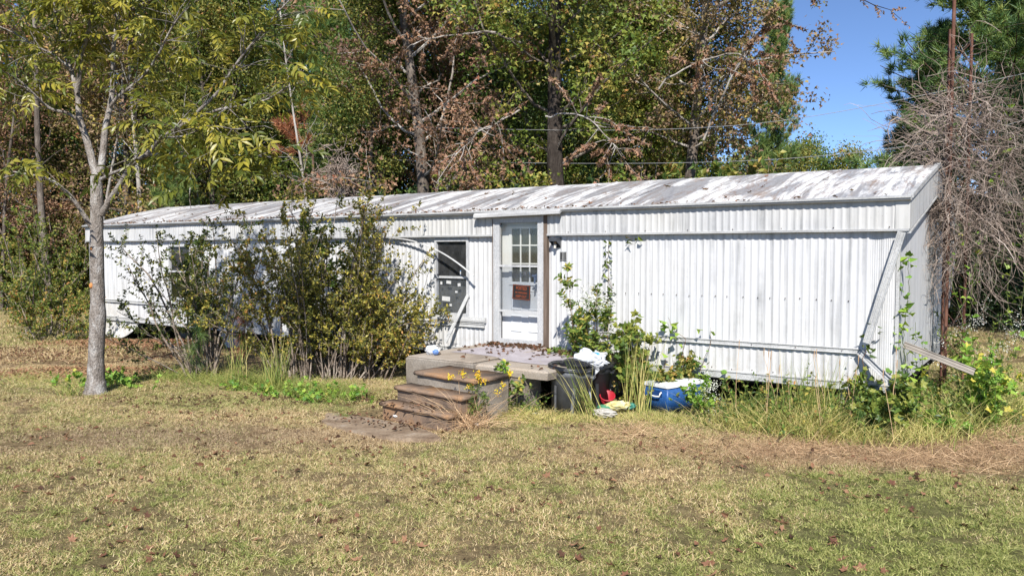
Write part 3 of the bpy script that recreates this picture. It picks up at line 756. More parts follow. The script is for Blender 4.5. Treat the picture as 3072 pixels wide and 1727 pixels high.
# ---- door: brown trim, storm door, entry door behind
for a, b, z1 in ((5.775, 5.83, 2.545), (4.81, 4.895, 2.60)):
    MB().box(-b, -a, -.07, .05, .50, z1).build('door_casing', M_BROWNWOOD, home)
MB().box(-5.83, -4.81, -.062, .05, 2.60, 2.665).build('door_head_board', M_BROWNWOOD, home)
MB().box(-5.80, -4.80, -.06, .05, .50, .585).build('sill_board', M_GREYWOOD, home)
MB().box(-5.80, -4.80, -.055, .05, .415, .497).build('sill_board', M_GREYWOOD, home)
sdoor = bpy.data.objects.new('storm_door', None); COL.objects.link(sdoor); sdoor.parent = home
sdoor['label'] = 'white storm door with two glazed openings'
m = MB()
m.box(-5.775, -5.69, -.078, -.02, .59, 2.575); m.box(-4.975, -4.895, -.078, -.02, .59, 2.575)
m.box(-5.69, -4.975, -.076, -.02, 2.49, 2.575); m.box(-5.69, -4.975, -.076, -.02, .59, .68)
m.build('frame', M_FRAMEWHITE, sdoor)
m = MB(); m.box(-5.69, -4.975, -.082, -.03, 1.805, 1.835); m.build('crossbar', M_FRAMEWHITE, sdoor)
m = MB(); m.box(-5.69, -4.975, -.080, -.03, 1.105, 1.135); m.build('crossbar', M_FRAMEWHITE, sdoor)
m = MB()
m.box(-5.80, -5.776, -.088, -.05, .56, 2.60); m.box(-4.894, -4.87, -.088, -.05, .56, 2.60); m.box(-5.776, -4.894, -.088, -.05, 2.578, 2.60)
m.build('outer_frame', M_FRAMEWHITE, sdoor)
MB().box(-5.69, -4.975, -.046, -.042, 1.835, 2.49).build('glass', M_GLASS, sdoor)
MB().box(-5.69, -4.975, -.052, -.048, 1.135, 1.805).build('glass', M_SCREEN, sdoor)
m = MB(); m.box(-5.005, -4.985, -.10, -.078, 1.60, 1.70); m.box(-5.045, -4.985, -.125, -.10, 1.665, 1.69); m.box(-5.012, -4.992, -.12, -.10, 1.56, 1.665)
m.build('handle', M_BLUEGREY, sdoor)
for z in (2.33, 2.42, 1.72, 1.3, .95, 1.55): screw(5.74, z, -.079); 
for z in (2.35, 2.1, 1.5, .9): screw(4.93, z, -.079)
ed = bpy.data.objects.new('entry_door', None); COL.objects.link(ed); ed.parent = home
ed['label'] = 'white panelled inner door with nine small panes'
YD = .075
lx = [-5.55, -5.395, -5.375, -5.225, -5.205, -5.05]
lz = [1.57, 1.845, 1.865, 2.13, 2.15, 2.40]
m = MB()
m.box(-5.74, -5.60, YD, YD + .04, .59, 2.58); m.box(-5.0, -4.90, YD, YD + .04, .59, 2.58)
m.box(-5.60, -5.0, YD, YD + .04, 2.44, 2.58); m.box(-5.60, -5.0, YD, YD + .04, .59, 1.52)
m.build('slab', M_DOORWHITE, ed)
m = MB()
m.box(-5.60, -5.55, YD - .014, YD + .03, 1.52, 2.44); m.box(-5.05, -5.0, YD - .014, YD + .03, 1.52, 2.44)
m.box(-5.55, -5.05, YD - .014, YD + .03, 2.40, 2.44); m.box(-5.55, -5.05, YD - .014, YD + .03, 1.52, 1.57)
m.box(lx[1], lx[2], YD - .010, YD + .025, 1.57, 2.40); m.box(lx[3], lx[4], YD - .010, YD + .025, 1.57, 2.40)
for za, zb_ in ((lz[1], lz[2]), (lz[3], lz[4])):
    for a, b in ((0, 1), (2, 3), (4, 5)): m.box(lx[a], lx[b], YD - .008, YD + .023, za, zb_)
m.build('muntin_frame', M_DOORWHITE, ed)
for a, b in ((0, 1), (2, 3), (4, 5)):
    for c, d_ in ((0, 1), (2, 3), (4, 5)): MB().box(lx[a], lx[b], YD + .008, YD + .012, lz[c], lz[d_]).build('pane', M_DARKGLASS, ed)
def raised(x0, x1, z0, z1):
    m = MB()
    b = .018
    o = [(x0, z0), (x1, z0), (x1, z1), (x0, z1)]; i1 = [(x0 + b, z0 + b), (x1 - b, z0 + b), (x1 - b, z1 - b), (x0 + b, z1 - b)]
    i2 = [(x0 + 2 * b, z0 + 2 * b), (x1 - 2 * b, z0 + 2 * b), (x1 - 2 * b, z1 - 2 * b), (x0 + 2 * b, z1 - 2 * b)]
    V = [[x, YD - .0005, z] for x, z in o] + [[x, YD - .014, z] for x, z in i1] + [[x, YD - .005, z] for x, z in i2]
    q = [[i, (i + 1) % 4, 4 + (i + 1) % 4, 4 + i] for i in range(4)] + [[4 + i, 4 + (i + 1) % 4, 8 + (i + 1) % 4, 8 + i] for i in range(4)] + [[8, 9, 10, 11]]
    m.add(V, q).build('raised_panel', M_DOORWHITE, ed)
raised(-5.57, -5.36, 1.12, 1.45); raised(-5.24, -5.03, 1.12, 1.45); raised(-5.57, -5.36, .78, 1.05); raised(-5.24, -5.03, .78, 1.05)
MB().box(-5.335, -5.275, YD - .0105, YD - .0085, 1.68, 1.73).build('paper_note', plain('pinkish_paper', (.55, .47, .42), .8, .1), ed)
# sign on the storm-door glass
sg = thing('warning_sign', 'black and orange posted no trespassing sign on the lower storm door glass', 'sign', tuple(tr(5.285, -.056, 1.415)), TROT)
M_BLACK = plain('faded_black_print', (.022, .020, .020), .5, .3)
M_ORANGE = plain('faded_orange_print', (.34, .075, .025), .6, .2)
Rm = Matrix.Rotation(R(3), 4, 'Y')
MB().box(-.165, .165, -.0015, .0015, -.115, .115, Rm).build('plate', M_BLACK, sg)
m = MB()
for b in ((-.158, .158, .102, .107), (-.158, .158, -.107, -.102), (-.158, -.153, -.102, .102), (.153, .158, -.102, .102)): m.box(b[0], b[1], -.0028, -.0018, b[2], b[3], Rm)
m.build('border', M_ORANGE, sg)
def text(s, size, x, z, parent, mt, sx=1.0, bold=.0):
    c = bpy.data.curves.new('lettering', 'FONT'); c.body = s; c.size = size; c.align_x = 'CENTER'; c.align_y = 'CENTER'; c.extrude = .0005; c.offset = bold
    c.materials.append(mt)
    o = bpy.data.objects.new('lettering', c); COL.objects.link(o); o.parent = parent
    bpy.context.view_layer.update()
    me = bpy.data.meshes.new_from_object(o.evaluated_get(bpy.context.evaluated_depsgraph_get()))
    bpy.data.objects.remove(o); me.name = 'lettering'
    if not me.materials: me.materials.append(mt)
    o = bpy.data.objects.new('lettering', me); COL.objects.link(o); o.parent = parent
    o.matrix_local = Rm @ Matrix.Translation((x, -.0028, z)) @ Matrix.Rotation(R(90), 4, 'X') @ Matrix.Diagonal((sx, 1, 1, 1))
text('POSTED', .070, 0, .058, sg, M_ORANGE, .80, 0)
text('NO TRESPASSING', .040, 0, -.008, sg, M_ORANGE, .70, 0)
text('KEEP OUT', .054, 0, -.065, sg, M_ORANGE, .82, 0)
# wall lamp and number plate
lamp = bpy.data.objects.new('wall_lamp', None); COL.objects.link(lamp); lamp.parent = home; lamp.location = (-4.66, 0, 2.17)
m = MB(); m.box(-.06, .06, -.022, -.012, -.07, .075); m.build('back_plate', M_RUBBER, lamp)
m = MB()
m.add([[-.065, -.02, .085], [.065, -.02, .085], [.065, -.15, .075], [-.065, -.15, .075], [-.065, -.02, -.05], [.065, -.02, -.05], [.065, -.15, .025], [-.065, -.15, .025]], [[0, 3, 2, 1], [0, 4, 7, 3], [1, 2, 6, 5], [2, 3, 7, 6]])
m.build('hood', plain('black_lamp_hood', (.06, .065, .075), .4, .4), lamp)
m = MB().lathe([(0, 0), (.017, .0), (.02, -.03), (.017, -.05)], 10, Matrix.Translation((0, -.075, .03))); m.build('socket', plain('tan_socket', (.35, .22, .12), .6, .2), lamp, True)
m = MB()
for k in range(3): m.lathe([(.012, 0), (.022, -.006), (.022, -.014), (.012, -.02)], 10, Matrix.Translation((0, -.078 - .004 * k, -.02 - .02 * k)))
m.build('bulb', plain('white_bulb_glass', (.72, .68, .6), .25, .5), lamp, True)
npl = bpy.data.objects.new('number_plate', None); COL.objects.link(npl); npl.parent = home; npl.location = (-4.555, -.02, 1.975)
MB().box(-.055, .055, -.004, .004, -.065, .065).build('plate', noisy('worn_grey_plate', [(.3, (.16, .16, .16)), (.7, (.34, .34, .33))], 20, (3, 3, 1), .6, .2), npl)
m = MB(); m.box(-.048, -.012, -.007, -.0045, -.055, .055); m.box(.004, .012, -.007, -.0045, -.055, .055); m.box(.024, .05, -.007, -.0045, -.055, .055); m.build('worn_figure', plain('dark_figure', (.05, .05, .05), .6, .2), npl)
# bent awning strip hanging over the window
pts = []
for t in np.linspace(0, 1, 18):
    pts.append([-8.05 + 1.93 * t, -.075 - .10 * t, 2.27 - .02 * t - .60 * t ** 2.1])
pts = np.array(pts); wv = .026
m = MB()
V = np.concatenate([pts + [0, .012, wv * .5], pts + [0, -.02, 0], pts + [0, .012, -wv * .4], pts + [0, .02, 0]])
n = 18
m.add(V, [[a * n + i, a * n + i + 1, ((a + 1) % 4) * n + i + 1, ((a + 1) % 4) * n + i] for a in range(4) for i in range(n - 1)])
m.build('bent_trim_strip', M_TRIM, home)
bd = MB().box(-.03, .03, -.008, .008, 0, .86, Matrix.Translation(tr(6.66, -.24, .565)) @ Matrix.Rotation(TROT, 4, 'Z') @ Matrix.Rotation(R(22), 4, 'Y') @ Matrix.Rotation(R(-14), 4, 'X')).build('leaning_board', M_TRIM)
tag(bd, 'narrow white trim board leaning against the wall below the window', 'board')

# ------------------------------------------------------------------ porch, steps, blocks
rng = np.random.default_rng(102)
porch = thing('concrete_porch', 'raised concrete porch slab before the trailer door with grey carpet', 'porch', tuple(tr(4.7, -1.05, 0)), TROT)
def cbox(m, x0, x1, y0, y1, z0, z1, b=.018, jit=.004):
    """a box with chipped, slightly uneven bevelled top edges"""
    V = []
    for (i, z) in ((0, z0), (0, z1 - b), (b, z1)):
        for x, y in ((x0 + i, y0 + i), (x1 - i, y0 + i), (x1 - i, y1 - i), (x0 + i, y1 - i)):
            V.append([x + rng.normal() * jit, y + rng.normal() * jit, z + rng.normal() * jit * .4])
    q = [[k * 4 + i, k * 4 + (i + 1) % 4, (k + 1) * 4 + (i + 1) % 4, (k + 1) * 4 + i] for k in range(2) for i in range(4)] + [[8, 9, 10, 11], [3, 2, 1, 0]]
    return m.add(V, q)
# local: x right (s = 4.7 - x), y back (w = -1.05 + y)
m = MB(); cbox(m, -1.2, -.02, -.95, .95, -.03, .585); m.build('solid_block', M_CONCRETE, porch)
m = MB(); cbox(m, -.015, 1.12, -.90, .93, .455, .57, .02, .010); m.build('overhanging_slab', M_PORCH, porch)
m = MB(); cbox(m, -1.17, -.03, -.94, .94, .586, .60, .004, .001); m.build('pale_topping', M_PORCH, porch)
m = MB()
V = []
for j in range(9):
    for i in range(15):
        a, b = i / 14, j / 8
        V.append([-.95 + 1.75 * a + .04 * math.sin(b * 5), -.38 + 1.28 * b + .10 * math.sin(a * 4 + 1) * (1 - b), .6035 + .004 * math.sin(i * 1.7) * math.sin(j * 2.1) - (.026 if a > .55 else 0)])
m.add(V, [[j * 15 + i, j * 15 + i + 1, (j + 1) * 15 + i + 1, (j + 1) * 15 + i] for j in range(8) for i in range(14)])
m.build('carpet', M_CARPET, porch, True)
m = MB()
for zz, zt in ((-.03, .20), (.23, .42)):
    for xx in (.40, .575):
        cbox(m, xx, xx + .17, -.885, -.50, zz, zt + .025, .01, .003)
m.build('block_pillar', M_CONCRETE, porch)
m = MB()
for zz, zt in ((-.03, .20), (.205, .425)): cbox(m, .62, 1.0, .3, .7, zz, zt, .01, .003)
m.build('block_pillar', M_CONCRETE, porch)

STROT = TROT - R(7)
st = thing('concrete_steps', 'three precast concrete steps with rounded rust stained treads', 'steps', tuple(tr(4.06, -2.13, 0)), STROT)
def tread(x0, x1, y0, y1, z, thick=.055):
    n = 14
    prof = [(y1, z - thick), (y1, z)] + [(y0 + .028 - .028 * math.sin(a), z - .028 + .028 * math.cos(a)) for a in np.linspace(0, math.pi, 7)]
    prof = [(p[0], p[1]) for p in prof]
    m = MB()
    xs = np.linspace(x0, x1, n)
    rows = []
    for x in xs:
        j = rng.normal(size=2) * .0025
        rows.append([[x, y + j[0], zz + j[1]] for y, zz in prof])
    k = len(prof)
    V = np.array(rows).reshape(-1, 3)
    q = [[i * k + a, i * k + (a + 1) % k, (i + 1) * k + (a + 1) % k, (i + 1) * k + a] for i in range(n - 1) for a in range(k)]
    t = [[0, a + 1, a] for a in range(1, k - 1)] + [[(n - 1) * k, (n - 1) * k + a, (n - 1) * k + a + 1] for a in range(1, k - 1)]
    m.add(V, q, t)
    return m
# local x: right; tread fronts step towards the viewer
tread(-1.05, .04, -.65, -.01, .53).build('tread', M_TREAD, st, True)
tread(-1.14, .06, -.90, -.61, .36).build('tread', M_TREAD, st, True)
tread(-1.17, .06, -1.11, -.87, .185).build('tread', M_TREAD, st, True)
m = MB(); cbox(m, -1.02, .01, -.61, -.02, -.03, .474, .004, .003); m.build('step_body', M_CONCRETE, st)
m = MB(); m.box(-1.11, .03, -.86, -.615, -.03, .304); m.build('riser', M_TREAD, st)
m = MB(); m.box(-1.14, .03, -1.07, -.865, -.03, .129); m.build('riser', M_TREAD, st)
pad = MB()
npd = 22
V = [[0, 0, .0]] + [[math.cos(a) * (.95 + .12 * math.sin(3 * a) + .05 * math.sin(7 * a)), math.sin(a) * (.34 + .05 * math.sin(2 * a + 1)), .0] for a in np.linspace(0, 2 * math.pi, npd, endpoint=False)]
V2 = [[x * 1.02, y * 1.02, -.05] for x, y, z in V[1:]]
V = np.array(V + V2); c_ = tr(5.0, -3.55); V[:, 2] += .010
V = V @ np.array(Matrix.Rotation(STROT, 3, 'Z')).T + [c_[0], c_[1], 0]
pad.add(V, [[1 + i, 1 + npd + i, 1 + npd + (i + 1) % npd, 1 + (i + 1) % npd] for i in range(npd)], [[0, 1 + i, 1 + (i + 1) % npd] for i in range(npd)])
tag(pad.build('concrete_pad', noisy('soil_stained_pad', [(.3, (.17, .115, .075)), (.55, (.33, .25, .175)), (.75, (.42, .36, .29))], 3, rough=.95, spec=.1, bmp=.5, fine=40, coord='World')), 'worn concrete pad half buried in soil below the bottom step', 'paving')

wb = MB().box(-.18, .18, -.012, .012, 0, .50, Matrix.Translation(tr(4.06, -.27, .575)) @ Matrix.Rotation(TROT, 4, 'Z') @ Matrix.Rotation(R(-14), 4, 'X')).build('white_panel', M_DOORWHITE)
tag(wb, 'white panel leaning on the wall behind the weeds beside the porch', 'panel')

# ------------------------------------------------------------------ rubbish beside the porch
rng = np.random.default_rng(103)
def crumple(rad, seed, sc=(1, 1, 1), amp=.28, fr=3.0, seg=22, rings=14):
    rg = np.random.default_rng(seed)
    k = rg.normal(size=(10, 3)) * fr; ph = rg.uniform(0, 6.28, 10)
    V = []
    for i in range(rings + 1):
        th = math.pi * i / rings
        for j in range(seg):
            a = 2 * math.pi * j / seg
            V.append([math.sin(th) * math.cos(a), math.sin(th) * math.sin(a), math.cos(th)])
    V = np.array(V)
    f = np.sum(np.abs(np.sin(V @ k.T + ph)), 1) / 10 - .64
    V = V * (1 + amp * 2.2 * f)[:, None] * rad * np.array(sc)
    q = [[i * seg + j, i * seg + (j + 1) % seg, (i + 1) * seg + (j + 1) % seg, (i + 1) * seg + j] for i in range(rings) for j in range(seg)]
    return MB().add(V, q)
M_CANGREY = plain('dark_grey_bin_plastic', (.15, .155, .165), .5, .35, .18)
M_CANBLACK = plain('black_bin_plastic', (.028, .029, .032), .5, .35, .18)
M_BAGBLACK = plain('black_bin_liner', (.012, .012, .014), .3, .5)
M_BAGWHITE = noisy('white_plastic_bag', [(.3, (.42, .44, .47)), (.7, (.60, .61, .63))], 9, rough=.35, spec=.4)
M_BAGWHITE.node_tree.nodes['Principled BSDF'].inputs['Transmission Weight'].default_value = .15
def trash_can(label, loc, mt, rt, rb, h, tilt, rim=True):
    t = thing('trash_can', label, 'trash can', loc, TROT)
    Mt = Matrix.Rotation(R(tilt[0]), 4, 'X') @ Matrix.Rotation(R(tilt[1]), 4, 'Y')
    def rr(z): return rb + (rt - rb) * z / h
    prof = [(0, 0), (rb, 0), (rr(h * .62), h * .62), (rr(h * .62) + .008, h * .63), (rr(h * .80) + .008, h * .80), (rr(h * .81) + .016, h * .81), (rr(h) + .014, h - .03), (rt + .006, h - .025), (rt - .004, h - .03), (rb * .97, .02), (0, .02)]
    MB().lathe(prof, 28, Mt).build('bin_body', mt, t, True)
    MB().lathe([(rt + .012, h - .04), (rt + .034, h - .032), (rt + .036, h - .008), (rt + .018, h + .004), (rt - .002, h - .006)], 28, Mt).build('rim', mt, t, True)
    m = MB()
    for a in (20, 200):
        Mh = Mt @ Matrix.Rotation(R(a), 4, 'Z')
        m.box(rr(h * .82), rr(h * .82) + .05, -.075, .075, h * .80, h * .84, Mh)
    m.build('handle', mt, t)
    m = MB()
    for k in range(6):
        Mh = Mt @ Matrix.Rotation(R(k * 60 + 12), 4, 'Z')
        V = np.array([[rb + .004, -.02, .02], [rb + .004, .02, .02], [rr(h * .6) + .004, .02, h * .6], [rr(h * .6) + .004, -.02, h * .6]])
        V = V @ np.array(Mh)[:3, :3].T
        m.add(V, [[0, 1, 2, 3]])
    m.build('rib', mt, t)
    n = 40
    an = np.linspace(0, 2 * math.pi, n, endpoint=False)
    dr = .03 + .02 * np.abs(np.sin(an * 3.3 + 1)) + .03 * np.sin(an * 7)
    V = np.concatenate([np.stack([np.cos(an) * (rt - .03), np.sin(an) * (rt - .03), np.full(n, h - .08)], 1), np.stack([np.cos(an) * (rt + .012), np.sin(an) * (rt + .012), np.full(n, h + .012)], 1),
                        np.stack([np.cos(an) * (rt + .043 + .006 * np.sin(an * 9)), np.sin(an) * (rt + .043), np.full(n, h - .005)], 1), np.stack([np.cos(an) * (rr(h * .85) + .032 + .012 * np.sin(an * 11)), np.sin(an) * (rr(h * .85) + .032), h - dr], 1)])
    V = V @ np.array(Mt)[:3, :3].T
    MB().add(V, [[r_ * n + i, r_ * n + (i + 1) % n, (r_ + 1) * n + (i + 1) % n, (r_ + 1) * n + i] for r_ in range(3) for i in range(n)]).build('bin_liner', M_BAGBLACK, t, True)
    return t
CA = np.array([.72, 10.06, 0]); CB = np.array([1.09, 10.42, 0])
trash_can('dark grey round trash can with black liner beside the porch pillar', tuple(CA), M_CANGREY, .265, .215, .60, (0, 5))
trash_can('black trash can overflowing with white bags next to the grey one', tuple(CB), M_CANBLACK, .25, .20, .56, (2, -2))
def lump(name, label, cat, loc, rad, seed, sc, mt, amp=.28, fr=3.0):
    o = crumple(rad, seed, sc, amp, fr).build(name, mt, None, False)
    o.location = loc; o.rotation_euler = (0, 0, TROT)
    return tag(o, label, cat)
lump('trash_bag', 'shiny black bag bulging out of the grey trash can', 'bag', (.80, 10.18, .57), .19, 3, (1.15, .9, .5), M_BAGBLACK, .2)
pb = thing('plastic_bag', 'torn white plastic bag hanging over the black trash can', 'bag', (1.06, 10.30, .60), TROT)
crumple(.19, 5, (1.0, .75, .62), .5, 5.5, 36, 24).build('bag_body', M_BAGWHITE, pb)
for k, (x, ln, w0) in enumerate(((-.07, .20, .16), (.03, .36, .15), (.12, .22, .10), (.085, .44, .05))):
    n = 9
    V = []
    for i in range(n):
        f = i / (n - 1)
        wv = w0 * (1 - .75 * f) * (1 + .25 * math.sin(i * 2.2 + k))
        y = -.13 - .06 * f + .022 * math.sin(i * 1.9 + k * 2); z = -.02 - ln * f
        xx = x + .05 * math.sin(f * 3 + k) * f
        for c in range(4): V.append([xx + wv * (c / 3 - .5), y + .018 * math.sin(c * 2.5 + i), z])
    MB().add(V, [[i * 4 + c, i * 4 + c + 1, (i + 1) * 4 + c + 1, (i + 1) * 4 + c] for i in range(n - 1) for c in range(3)]).build('torn_strip', M_BAGWHITE, pb, True)
jug = thing('plastic_jug', 'translucent milk jug lying on top of the overflowing trash', 'jug', (.93, 10.25, .66), TROT + .5)
Mj = Matrix.Rotation(R(78), 4, 'Y') @ Matrix.Rotation(R(10), 4, 'X')
mj = noisy('cloudy_plastic', [(.3, (.60, .64, .68)), (.7, (.74, .77, .80))], 6, rough=.25, spec=.5)
MB().lathe([(0, -.11), (.07, -.11), (.078, -.10), (.08, .03), (.06, .075), (.026, .115), (.022, .13)], 14, Mj).build('body', mj, jug, True)
MB().lathe([(.026, .122), (.026, .145), (0, .145)], 10, Mj).build('cap', M_PAPER, jug)
MB().tubes(np.array([list(Mj @ Vector(p)) for p in ((.05, 0, .085), (.09, 0, .09), (.105, 0, .05), (.10, 0, .0), (.078, 0, -.02))]), .011, 6).build('handle', mj, jug, True)
tub = thing('plastic_tub', 'round white plastic tub tipped on its side on the black trash can', 'tub', (1.23, 10.40, .63), TROT)
Mb = Matrix.Rotation(R(-75), 4, 'Y') @ Matrix.Rotation(R(20), 4, 'X')
MB().lathe([(0, 0), (.055, 0), (.075, .15), (.072, .15), (.052, .006), (0, .006)], 18, Mb).build('tub_wall', M_PAPER, tub, True)
MB().lathe([(.074, .135), (.084, .138), (.084, .152), (.074, .155)], 18, Mb).build('rim', M_BAGWHITE, tub, True)
tray = MB()
cbox(tray, -.15, .15, -.09, .09, 0, .035, .012, .002)
o = tray.build('foam_tray', M_PAPER); o.matrix_world = Matrix.Translation((1.10, 10.50, .66)) @ Matrix.Rotation(TROT, 4, 'Z') @ Matrix.Rotation(R(-6), 4, 'Y')
tag(o, 'flat white foam tray on top of the trash heap', 'tray')
lump('wrapper', 'bright blue wrapper wedged among the white trash', 'wrapper', (1.08, 10.38, .69), .07, 8, (1.4, .7, .45), plain('blue_wrapper', (.04, .28, .55), .35, .5), .3)
lump('clear_bag', 'clear crinkled bag with grey print behind the jug', 'bag', (.97, 10.34, .71), .09, 9, (1, .8, .8), noisy('grey_clear_film', [(.3, (.36, .38, .38)), (.7, (.72, .74, .75))], 14, rough=.25, spec=.5), .35)
rb_ = thing('red_bucket', 'small red plastic bucket lying in the weeds behind the trash cans', 'bucket', (1.24, 10.25, .04), TROT)
Mr = Matrix.Translation((0, 0, .06)) @ Matrix.Rotation(R(20), 4, 'Y') @ Matrix.Rotation(R(28), 4, 'X')
M_RED = plain('red_plastic', (.36, .018, .03), .4, .4)
MB().lathe([(0, -.08), (.07, -.08), (.095, .1), (.088, .1), (.066, -.07), (0, -.07)], 18, Mr).build('bucket_wall', M_RED, rb_, True)
MB().lathe([(.094, .085), (.104, .088), (.104, .102), (.094, .104)], 18, Mr).build('rim', M_RED, rb_, True)
yb = thing('feed_bag', 'long yellow and green plastic sack lying in the grass', 'bag', (1.33, 9.92, .10), R(24))
crumple(.10, 21, (1.9, 1.0, .62), .42, 3.4, 32, 20).build('sack', noisy('yellow_sack', [(.3, (.36, .31, .13)), (.5, (.52, .46, .20)), (.62, (.50, .50, .42))], 7, (1, 6, 1), .45, .3), yb)
for x_, mt_ in ((-.20, plain('green_print', (.07, .24, .13), .45, .3)), (.17, plain('teal_print', (.06, .22, .17), .45, .3))):
    crumple(.075, 22, (1.25, 1.0, .6), .45, 4, 26, 16).build('green_end', mt_, yb).location = (x_, .0, -.015)
lump('rag', 'dirty white cloth rag lying in the grass before the trash cans', 'rag', (1.14, 9.66, .06), .14, 31, (1.1, .8, .4), noisy('dirty_white_cloth', [(.3, (.28, .26, .21)), (.7, (.48, .46, .42))], 9, rough=.9, spec=.1), .4, 4)
pg = thing('grocery_bag', 'crumpled white bag with blue print on the porch corner', 'bag', tuple(tr(5.66, -1.72, .66)), TROT)
crumple(.085, 41, (1.35, .8, .85), .38, 4.0).build('bag_body', noisy('dusty_white_film', [(.35, (.42, .43, .45)), (.65, (.72, .73, .74))], 14, rough=.4, spec=.4), pg)
crumple(.05, 42, (1.0, .8, .8), .2, 3).build('blue_print', plain('blue_print', (.12, .22, .48), .5, .4), pg).location = (.085, -.03, -.012)
# litter scraps in the grass
for (x, y, lab) in ((-.42, 9.15, 'small white paper scrap on the lawn below the steps'), (.30, 9.74, 'small white paper scrap in weeds below the porch pillar'), (-1.42, 9.62, 'tiny white scrap on the soil beside the bottom step')):
    lump('paper_scrap', lab, 'litter', (x, y, .035), .035, int(abs(x) * 100) + 3, (1.3, .9, .5), M_PAPER, .4)

# cooler
CO = np.array([1.97, 9.95, 0.0])
cool = thing('cooler', 'blue cooler with white lid and handle standing in the weeds', 'cooler', tuple(CO), R(38))
def rbox(x0, x1, y0, y1, z0, z1, r, ins=0.0, n=4):
    V = []
    for z, i in ((z0, ins), (z1, 0)):
        for cx, cy, a0 in ((x1 - r, y1 - r, 0), (x0 + r, y1 - r, 90), (x0 + r, y0 + r, 180), (x1 - r, y0 + r, 270)):
            for k in range(n + 1):
                a = R(a0 + 90 * k / n)
                V.append([cx + math.cos(a) * r - i * np.sign(cx), cy + math.sin(a) * r, z])
    k = len(V) // 2
    return MB().add(V, [[i, (i + 1) % k, k + (i + 1) % k, k + i] for i in range(k)], [[0, i + 1, i] for i in range(1, k - 1)] + [[k, k + i, k + i + 1] for i in range(1, k - 1)])
M_BLUE = noisy('blue_cooler_plastic', [(.3, (.014, .065, .22)), (.6, (.026, .11, .33)), (.75, (.07, .16, .36))], 4, rough=.42, spec=.4, detail=8, fine=40)
rbox(0, .72, 0, .40, 0, .31, .026).build('tub', M_BLUE, cool, True)
rbox(-.012, .732, -.012, .412, .312, .352, .03).build('lid', plain('white_cooler_lid', (.74, .75, .76), .35, .4), cool, False)
rbox(.03, .69, .03, .37, .3525, .362, .03).build('lid_panel', plain('white_cooler_lid_top', (.72, .73, .74), .35, .4), cool, False)
m = MB(); m.box(-.004, .012, .09, .27, .19, .27); m.build('handle_recess_shade', plain('recess_shade_blue', (.012, .05, .17), .4, .4), cool)  # raised plate; its darker blue paints the shade of a hollow
m = MB(); m.tubes(np.array([[-.006, .10, .25], [-.03, .10, .235], [-.036, .105, .20], [-.036, .18, .192], [-.036, .255, .20], [-.03, .26, .235], [-.006, .26, .25]]), .011, 8); m.build('handle', plain('white_handle', (.72, .72, .70), .4, .4), cool, True)
for y in (.0,): 
    MB().box(.33, .39, -.022, -.002, .26, .315).build('latch', M_PAPER, cool)
# ------------------------------------------------------------------ rusty antenna mast with dead vines
rng = np.random.default_rng(104)
MP = tr(-.33, 2.74)
mast = thing('antenna_mast', 'rusty three legged antenna mast rising through dead vines', 'mast', (MP[0], MP[1], 0))
legs = [(-.16, -.02, 6.4, .024), (-.115, .16, 5.2, .02), (.11, .0, 5.1, .02)]
for x, y, h, r in legs:
    MB().tubes(np.array([[x, y, -.1], [x, y, h * .5], [x + .003, y, h]]), r, 8).build('leg', M_RUST, mast, True)
for z in np.arange(.5, 5.0, .38):
    for i in range(3):
        a, b = legs[i], legs[(i + 1) % 3]
        MB().tubes(np.array([[a[0], a[1], z], [b[0], b[1], z + .30]]), .007, 5).build('brace', M_RUST, mast)
vine = thing('dead_vine', 'grey brown tangle of dead vines draped over the antenna mast', 'vine', (MP[0], MP[1], 0))
m = MB()
def vinemass(m, n, cz, rad, length, wob, up, n_seg=9, r0=.0038):
    ph = rng.uniform(0, 2 * math.pi, n); u = np.sqrt(rng.uniform(0, 1, n)); z = rng.uniform(cz[0], cz[1], n)
    f = (z - cz[0]) / (cz[1] - cz[0])
    rr = np.interp(z, rad[0], rad[1]) * (0.35 + 0.65 * u)
    base = np.stack([np.cos(ph) * rr + .0, np.sin(ph) * rr * .8 - .1, z], 1)
    d = np.stack([np.cos(ph) * .5, np.sin(ph) * .4, np.full(n, up)], 1) + rnd(n) * .8
    P = grow(base, d, length * rng.uniform(.5, 1.3, n), n_seg, wob, -.06)
    m.tubes(P, r0 * np.exp(rng.normal(size=n) * .5)[:, None] * np.linspace(1, .35, n_seg)[None], 3, rng.uniform(0, 1, n))
    return P
RAD = ([1.1, 1.6, 2.4, 3.3, 3.9, 4.4, 4.9], [.28, .44, .54, .64, .54, .28, .06])
vinemass(m, 640, (2.1, 4.1), RAD, 1.05, .27, -.25)
vinemass(m, 420, (2.4, 4.3), RAD, .8, .40, .1)
vinemass(m, 300, (1.7, 3.2), RAD, 1.0, .30, -1.2)
vinemass(m, 60, (3.9, 4.9), RAD, .8, .4, .3)
vinemass(m, 90, (2.6, 4.0), ([2, 4.5], [.9, .9]), 1.1, .30, .2, 9, .0035)
m.build('vine_stem', M_DEADVINE, vine, kind='stuff')
# heavier arching runners towards and over the roof end
m = MB()
for k in range(14):
    P = grow(np.array([[rng.normal() * .2, rng.normal() * .2, 3.2 + rng.uniform(0, .9)]]), np.array([[-1 + rng.normal() * .4, rng.normal() * .5 - .3, .5]]), rng.uniform(.9, 1.7), 10, .25, -.10)
    m.tubes(P, np.linspace(.009, .003, 10)[None], 4)
for k in range(10):
    P = grow(np.array([[rng.normal() * .2, rng.normal() * .2, 3.2 + rng.uniform(0, .8)]]), np.array([[1 + rng.normal() * .4, rng.normal() * .5, .3]]), rng.uniform(.9, 1.6), 10, .25, -.08)
    m.tubes(P, np.linspace(.009, .003, 10)[None], 4)
m.build('runner', M_DEADVINE, vine)
